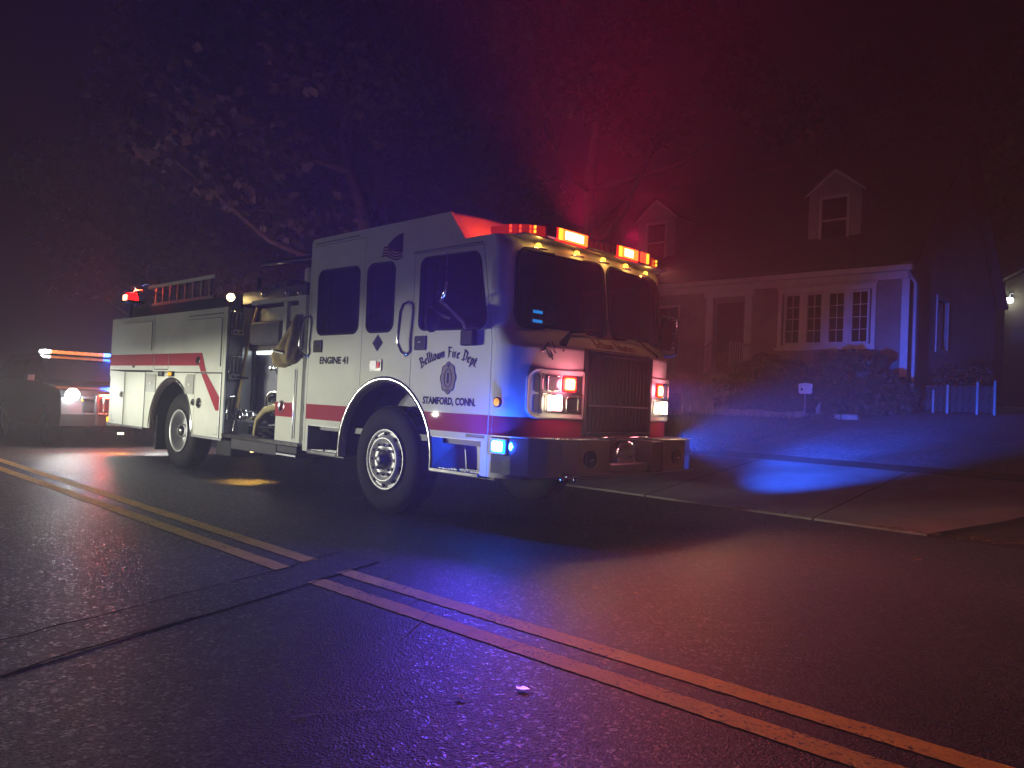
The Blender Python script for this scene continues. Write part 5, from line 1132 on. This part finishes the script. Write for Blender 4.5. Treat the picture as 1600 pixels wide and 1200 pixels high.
# dormers
def dormer(xc):
    y0 = 20.6; z0, ze, zp = 5.72, 7.22, 7.80; hw = .70
    d = MB().plate([(xc - hw, z0), (xc + hw, z0), (xc + hw, ze), (xc, zp - .05), (xc - hw, ze)], [[(xc - .33, 5.86), (xc + .33, 5.86), (xc + .33, 7.0), (xc - .33, 7.0)]], hm(y0), (0, .12, 0))
    d.plate([(xc - hw, z0), (xc - hw, ze), (xc + hw, ze), (xc + hw, z0)], [], hm(y0 + 1.9), (0, .05, 0)); d.box(xc - hw, xc - hw + .08, y0 + .121, y0 + 1.9, z0, ze).box(xc + hw - .08, xc + hw, y0 + .121, y0 + 1.9, z0, ze)
    d = d.build('dormer', M['dormer'], ho)
    for sg in (-1, 1): MB().plate([(y0 - .12, 0), (y0 + 2.2, 0), (y0 + 2.2, 1), (y0 - .12, 1)], [], lambda a, b: (xc + sg * (hw + .12) * (1 - b), a, ze - .08 + (zp - ze + .10) * b), (0, 0, .06)).build('dormer_roof', M['shingle'], d)
    for sg in (-1, 1): MB().add([(xc + sg * (hw + .1), y0 - .03, ze - .12), (xc + sg * (hw + .1), y0 - .03, ze - .02), (xc, y0 - .03, zp - .0), (xc, y0 - .03, zp - .12)], [(0, 1, 2, 3)]).build('rake_trim', M['trim'], d)
    fr = MB().box(xc - .40, xc - .33, y0 - .03, y0 + .08, 5.80, 7.08).box(xc + .33, xc + .40, y0 - .03, y0 + .08, 5.80, 7.08).box(xc - .33, xc + .33, y0 - .03, y0 + .08, 7.0, 7.08).box(xc - .33, xc + .33, y0 - .03, y0 + .08, 5.80, 5.87).box(xc - .33, xc + .33, y0 + .0, y0 + .06, 6.40, 6.45).build('dormer_window', M['trim'], d)
dormer(-8.30); dormer(-13.9)
# pane and sash of the dormers (sub-parts cannot go deeper, so they hang on the house)
for xc in (-8.30, -13.9):
    for z0, z1 in ((5.87, 6.40), (6.45, 7.0)): MB().box(xc - .33, xc + .33, 20.64, 20.65, z0, z1).build('dormer_pane', M['hglass'], ho)

# garage at the end of the drive, with a lit wall lamp
ga = empty('garage', (-2.5, 31.5, 1.7), 'dark garage with a lit wall lamp at the far end of the driveway', 'garage')
MB().plate([(-6.6, 1.5), (2.5, 1.5), (2.5, 6.2), (-2.0, 8.6), (-6.6, 6.2)], [[(-5.9, 1.75), (-2.9, 1.75), (-2.9, 4.05), (-5.9, 4.05)]], hm(31.5), (0, .25, 0)).box(-6.6, -6.35, 31.76, 38, 1.5, 6.2).box(2.25, 2.5, 31.76, 38, 1.5, 6.2).build('wall', mat('dark_garage_siding', (.10, .09, .07), .85, noise=.2, nscale=3), ga)
MB().plate([(31.2, 0), (38.3, 0), (38.3, 1), (31.2, 1)], [], lambda a, b: (-6.9 + 4.9 * b, a, 6.1 + 2.6 * b), (0, 0, .1)).plate([(31.2, 0), (38.3, 0), (38.3, 1), (31.2, 1)], [], lambda a, b: (2.8 - 4.8 * b, a, 6.1 + 2.6 * b), (0, 0, .1)).build('roof', M['shingle'], ga)
for j in range(4): MB().box(-5.88, -2.92, 31.58, 31.62, 1.76 + j * .573, 1.76 + (j + 1) * .573 - .012, .006).build('door_panel', M['trim'], ga)
lmp = MB().box(-6.5, -6.35, 31.38, 31.499, 5.50, 5.63, .01).tube([(-6.43, 31.42, 5.6), (-6.42, 31.3, 5.74), (-6.3, 31.25, 5.76)], .03, 8).build('wall_lamp', M['darkmetal'], ga)
MB().lathe([(0, -.13), (.09, -.09), (.12, 0), (.08, .07)], (-6.42, 31.28, 5.52), (0, 0, 1), 16).build('lamp_bulb', M['whitehot'], lmp)
lamp('wall_lamp_glow', 'POINT', (-6.3, 31.0, 5.4), (1, .9, .55), .8, ga, radius=.08)

# side fence of slim posts by the drive
M['fencedark'] = mat('dark_stained_wood', (.03, .027, .025), .8, noise=.3, nscale=6)
fe2 = empty('side_fence', (-5.3, 19.9, 1.4), 'low dark fence with slim pale posts beside the house', 'fence')
for i, x in enumerate((-6.12, -5.86, -5.52, -5.22, -4.62, -4.28)):
    tall = (.75, .5, .42, .55, .62, .65)[i]; MB().box(x - .025, x + .025, 19.74, 19.79, tz(x, 19.8) - .05, tz(x, 19.8) + .12 + tall, .008).build('fence_post', M['dormer'], fe2)
for z in (.18, .48): MB().box(-6.1, -4.26, 19.795, 19.83, tz(-5, 19.8) + z, tz(-5, 19.8) + z + .09).build('fence_rail', M['fencedark'], fe2)
for i in range(14): MB().box(-6.1 + i * .132, -5.985 + i * .132, 19.835, 19.855, tz(-5, 19.8) + .05, tz(-5, 19.8) + .66, .004).build('fence_board', M['fencedark'], fe2)

# yard sign
ys_ = empty('yard_sign', (-7.62, 17.6, tz(0, 17.6)), 'small white security yard sign on a thin stake in front of the bushes', 'sign')
zs = 1.80
MB().plate(rpoly([(-7.77, zs - .11), (-7.47, zs - .11), (-7.45, zs + .12), (-7.62, zs + .14), (-7.79, zs + .12)], .035), [], hm(17.6), (0, .012, 0)).build('sign_board', mat('sign_white', (.75, .75, .78), .5), ys_)
MB().plate(rrect(-7.735, -7.505, zs - .08, zs + .09, .02), [rrect(-7.725, -7.515, zs - .07, zs + .08, .02)], hm(17.597), (0, .002, 0)).build('sign_border', M['reflstripe'], ys_)
MB().lathe([(0, 0), (.028, 0), (.029, .001)], (-7.70, 17.597, zs - .01), (0, 1, 0), 12).build('sign_mark', M['navy'], ys_)
MB().tube([(-7.62, 17.61, tz(0, 17.6) - .1), (-7.62, 17.61, zs)], .012, 6).build('stake', M['iron'], ys_)
MB().hull([(-7.42, 17.75, tz(0, 17.7) + .25), (-7.32, 17.75, tz(0, 17.7) + .25), (-7.34, 17.8, tz(0, 17.7) + .42), (-7.40, 17.72, tz(0, 17.7) + .1), (-7.34, 17.82, tz(0, 17.7) + .1)]).build('sign_tag', M['stone'], ys_)
# stone bed edging
eg = empty('stone_edging', (-8.7, 17.9, 1.2), 'low row of pale stones edging the bed before the bushes', 'edging')
x = -10.6; random.seed(12)
while x < -6.6:
    w = random.uniform(.22, .42); MB().box(x, x + w - .02, 17.85 + random.uniform(-.03, .03), 18.05, 1.05, 1.26 + random.uniform(-.02, .03), .03).build('edging_stone', M['stone'], eg); x += w

# ------------------------------------------------------------------ plants
def leafmat(name, c1, c2):
    m = mat(name, c1, .55, noise=.1, nscale=1.3, col2=c2); return m
M['leafA'] = leafmat('maple_leaf', (.022, .030, .010), (.062, .058, .022)); M['leafB'] = leafmat('dark_leaf', (.02, .032, .012), (.05, .06, .025)); M['leafC'] = leafmat('shrub_leaf', (.03, .035, .016), (.09, .075, .04))
M['bark'] = mat('bark', (.09, .075, .06), .95, noise=.4, nscale=8, bump=.8, bscale=18)
def leaves(clumps, n, size):
    """n leaf quads scattered through clump spheres (x,y,z,r)."""
    cl = np.array(clumps); p = cl[:, 3] ** 2; p /= p.sum(); ids = rng.choice(len(cl), n, p=p)
    d = rng.normal(size=(n, 3)); d /= np.linalg.norm(d, axis=1)[:, None]; rad = rng.random(n) ** .45
    c = cl[ids, :3] + d * (rad * cl[ids, 3])[:, None] * np.array([1, 1, .75])
    a = rng.normal(size=(n, 3)); a /= np.linalg.norm(a, axis=1)[:, None]; b = np.cross(a, rng.normal(size=(n, 3))); b /= np.linalg.norm(b, axis=1)[:, None]
    s = size * rng.uniform(.6, 1.3, n)[:, None]; nn = np.cross(a, b)
    tip = c + a * s; base = c - a * s * .9; l_ = c + b * s * .75 + nn * s * .18; r_ = c - b * s * .75 + nn * s * .18
    return np.stack([base, r_, tip, l_], 1)
def tree(x, y, h, cr, label, leaf, seed, n=22000, size=.11, trunk_r=.28, crown_z=None, group=None, low=.32, squash=1.0):
    random.seed(seed); z0 = tz(x, y); t = empty('broadleaf_tree', (x, y, z0), label, 'tree', group)
    pts = [Vector((x, y, z0 - .2))]; 
    for i in range(1, 7): pts.append(Vector((x + random.uniform(-.12, .12) * i, y + random.uniform(-.12, .12) * i, z0 + h * .62 * i / 6)))
    tb_ = MB().tube(pts, [trunk_r * (1.25 if i == 0 else 1 - .11 * i) for i in range(7)], 12); clumps = []
    for k in range(13):
        i = random.randint(2, 6); p = pts[i]; a = random.uniform(0, 6.283); L = cr * random.uniform(.55, 1.0); e = random.uniform(.15, .8)
        q = p + Vector((math.cos(a) * L, math.sin(a) * L, L * e)); mid = p.lerp(q, .5) + Vector((0, 0, -.1 * L))
        r0 = trunk_r * (.5 - .04 * i); tb_.tube([p, mid, q], [r0, r0 * .6, r0 * .2], 7)
        for u in (.45, .75, 1.0):
            c_ = p.lerp(q, u); clumps.append((c_.x + random.uniform(-.5, .5), c_.y + random.uniform(-.5, .5), c_.z + random.uniform(-.3, .5), cr * random.uniform(.16, .30)))
            b2 = Vector(clumps[-1][:3]); tb_.tube([mid.lerp(q, u * .5), b2], [r0 * .3, r0 * .08], 5)
    top = pts[-1]
    for k in range(14): clumps.append((top.x + random.uniform(-.7, .7) * cr, top.y + random.uniform(-.7, .7) * cr, z0 + h * random.uniform(.6, .95), cr * random.uniform(.18, .32)))
    clumps = [c_ for c_ in clumps if c_[2] - c_[3] * .6 > z0 + h * low]
    tb_.build('trunk', M['bark'], t); tri_mesh('crown', leaves(clumps, n, size), leaf, t, 4, (x, y, z0)); return t
tree(-16.5, 11.2, 12.5, 4.6, 'spreading maple whose branches hang over the fire engine body', M['leafA'], 21, 46000, .13, .30, low=.30)
tree(-24.5, 10.6, 12.5, 4.8, 'tall street tree on the verge beyond the police suv', M['leafA'], 5, 34000, .14, .32, low=.26)
tree(-12.0, 14.6, 13.5, 4.4, 'leafy maple on the lawn in front of the house door', M['leafA'], 33, 34000, .13, .26, low=.50)
tree(-34.0, 14.5, 13, 5.0, 'farthest leafy tree at the left edge of the street', M['leafB'], 8, 22000, .18, .34, low=.2)
tree(-26.0, 20.5, 12, 5.2, 'dark bushy tree on the lawn behind the police suv', M['leafB'], 9, 24000, .17, .3, low=.12)
tree(-19.5, 16.5, 9.5, 3.6, 'mid height dark tree left of the house', M['leafB'], 14, 22000, .13, .22, low=.16)
tree(-1.0, 27.0, 13.5, 4.6, 'tall dark tree right of the house before the garage', M['leafB'], 17, 26000, .16, .3, low=.32)
tree(-9.0, 33.5, 15, 5.5, 'tall dark tree rising behind the house roof', M['leafB'], 19, 22000, .19, .34, low=.3)
def shrub(x, y, h, r, label, seed, n=4200, nm='shrub'):
    random.seed(seed); z0 = tz(x, y) - .02; t = empty(nm, (x, y, z0), label, 'bush', 'foundation shrubs before the house' if nm == 'shrub' else None); st_ = MB(); cl = []
    for k in range(9):
        a = random.uniform(0, 6.283); L = r * random.uniform(.2, .75); q = Vector((x + math.cos(a) * L, y + math.sin(a) * L * .8, z0 + h * random.uniform(.35, .85)))
        st_.tube([Vector((x + math.cos(a) * .06, y + math.sin(a) * .06, z0)), Vector((x, y, z0)).lerp(q, .5) + Vector((0, 0, .05)), q], [.025, .016, .006], 5); cl.append((q.x, q.y, q.z, r * random.uniform(.3, .5)))
        cl.append((q.x, q.y, max(z0 + .2, q.z - .4 * h), r * random.uniform(.3, .45)))
    st_.build('stems', M['bark'], t); tri_mesh('foliage', leaves(cl, n, .055), M['leafC'], t, 4, (x, y, z0)); return t
for i, (x, y, h, r, lab) in enumerate(((-9.85, 18.75, 1.75, .75, 'rounded shrub beside the porch railing'), (-9.0, 18.9, 1.65, .7, 'shrub under the left end of the front window'), (-8.2, 18.7, 1.6, .75, 'shrub behind the white yard sign'), (-7.35, 18.9, 1.65, .7, 'shrub under the right end of the front window'), (-6.6, 18.8, 1.6, .65, 'shrub at the house corner board'), (-6.15, 19.2, 1.1, .5, 'small shrub between corner board and side fence'))):
    shrub(x, y, h, r, lab, 40 + i)
shrub(-5.2, 20.9, 1.2, .8, 'dark shrub behind the low side fence', 61, nm='fence_shrub')
# ragged planting along the edge of the drive
bedc = [(-7.25 + random.uniform(-.2, .2), y, tz(0, y) + .04, random.uniform(.10, .2)) for y in np.linspace(12.6, 19.3, 46)]
bp_ = tri_mesh('border_plants', leaves(bedc, 7000, .035), M['leafC'], None, 4); tag(bp_, kind='stuff')
# leaf litter in the gutter
gl_c = [(x, 8.90 + .10 * math.sin(x * 3) + random.uniform(-.05, .1), tz(0, 9.0) + .03, random.uniform(.05, .16)) for x in np.linspace(-4.6, 2.5, 40)]
lt = leaves(gl_c, 900, .022); lt[:, :, 2] = np.clip((lt[:, :, 2] - .03) * .25 + .03, .008, .2); lo_ = tri_mesh('leaf_litter', lt, mat('dry_leaf', (.16, .10, .05), .8, noise=.4, nscale=5), None, 4); tag(lo_, kind='stuff')
# small litter on the road
def scrap(name, x, y, s, lab, m, seed):
    random.seed(seed); mb = MB(); n = 9; vs = [(x, y, .011)]
    for i in range(n):
        a = 2 * math.pi * i / n; r_ = s * random.uniform(.55, 1.1); vs.append((x + r_ * math.cos(a), y + r_ * .7 * math.sin(a), .009 + random.uniform(0, .003)))
    mb.add(vs, [(0, 1 + i, 1 + (i + 1) % n) for i in range(n)]); o = mb.build(name, m, recalc=False); tag(o, lab, 'litter')
M['paper'] = mat('foil_scrap', (.8, .8, .8), .42, .7); M['dryleaf'] = mat('single_dry_leaf', (.30, .2, .12), .8)
scrap('paper_scrap', -2.2, 2.42, .035, 'pale shiny paper scrap on the road below the double yellow line', M['paper'], 1)
scrap('fallen_leaf', -2.3, 2.16, .022, 'tiny dull leaf on the road left of the paper scrap', M['dryleaf'], 2)
scrap('fallen_leaf', -2.1, 7.27, .05, 'dry leaf on the dark road near the right edge', M['dryleaf'], 3)
scrap('fallen_leaf', -2.87, 4.2, .03, 'dry leaf on the road beyond the yellow line, right one of a pair', M['dryleaf'], 4)
scrap('fallen_leaf', -3.12, 4.1, .03, 'dry leaf on the road beyond the yellow line, left one of a pair', M['dryleaf'], 5)

# ------------------------------------------------------------------ headlights of a car standing out of frame on the left, lower half of the engine side
BEAMC = .035
def headbeam(loc, aim, inten):
    o = lamp('road_headlight', 'SPOT', loc, (1.0, .99, .78), inten, None, aim, 105, .9, .035)
    d = o.data; d.use_nodes = True; n = d.node_tree.nodes; l = d.node_tree.links; e = n['Emission']
    g_ = n.new('ShaderNodeNewGeometry'); sp = n.new('ShaderNodeSeparateXYZ'); mr_ = n.new('ShaderNodeMapRange'); mr_.interpolation_type = 'SMOOTHSTEP'
    l.new(g_.outputs['Incoming'], sp.inputs[0]); 
    l.new(sp.outputs['Z'], mr_.inputs['Value']); m2 = n.new('ShaderNodeMapRange'); m2.interpolation_type = 'SMOOTHSTEP'; l.new(sp.outputs['Z'], m2.inputs['Value'])
    mr_.inputs['From Min'].default_value = .045; mr_.inputs['From Max'].default_value = .14; mr_.inputs['To Min'].default_value = 1.0; mr_.inputs['To Max'].default_value = .07
    m2.inputs['From Min'].default_value = -.17; m2.inputs['From Max'].default_value = .01; mu = n.new('ShaderNodeMath'); mu.operation = 'MULTIPLY'; l.new(mr_.outputs['Result'], mu.inputs[0]); l.new(m2.outputs['Result'], mu.inputs[1])
    l.new(mu.outputs[0], e.inputs['Strength']); return o
headbeam((-14.8, -3.0, .80), (-6.8, 4.8, 1.1), 180)
headbeam((-15.6, -2.2, .80), (-6.8, 4.8, 1.1), 180)

# ------------------------------------------------------------------ haze, added to stand in for lens glare
hz = MB().box(-95, 45, -45, 75, -1.5, 19.5).build('haze', None); tag(hz, kind='stuff')
m = bpy.data.materials.new('haze'); m.use_nodes = True; n = m.node_tree.nodes; n.clear()
o = n.new('ShaderNodeOutputMaterial'); v = n.new('ShaderNodeVolumePrincipled'); v.inputs['Density'].default_value = HAZE; v.inputs['Color'].default_value = (.9, .9, .95, 1); v.inputs['Anisotropy'].default_value = 0.1
m.node_tree.links.new(v.outputs[0], o.inputs['Volume']); hz.data.materials.append(m)
try: m.cycles.homogeneous_volume = True
except Exception: pass
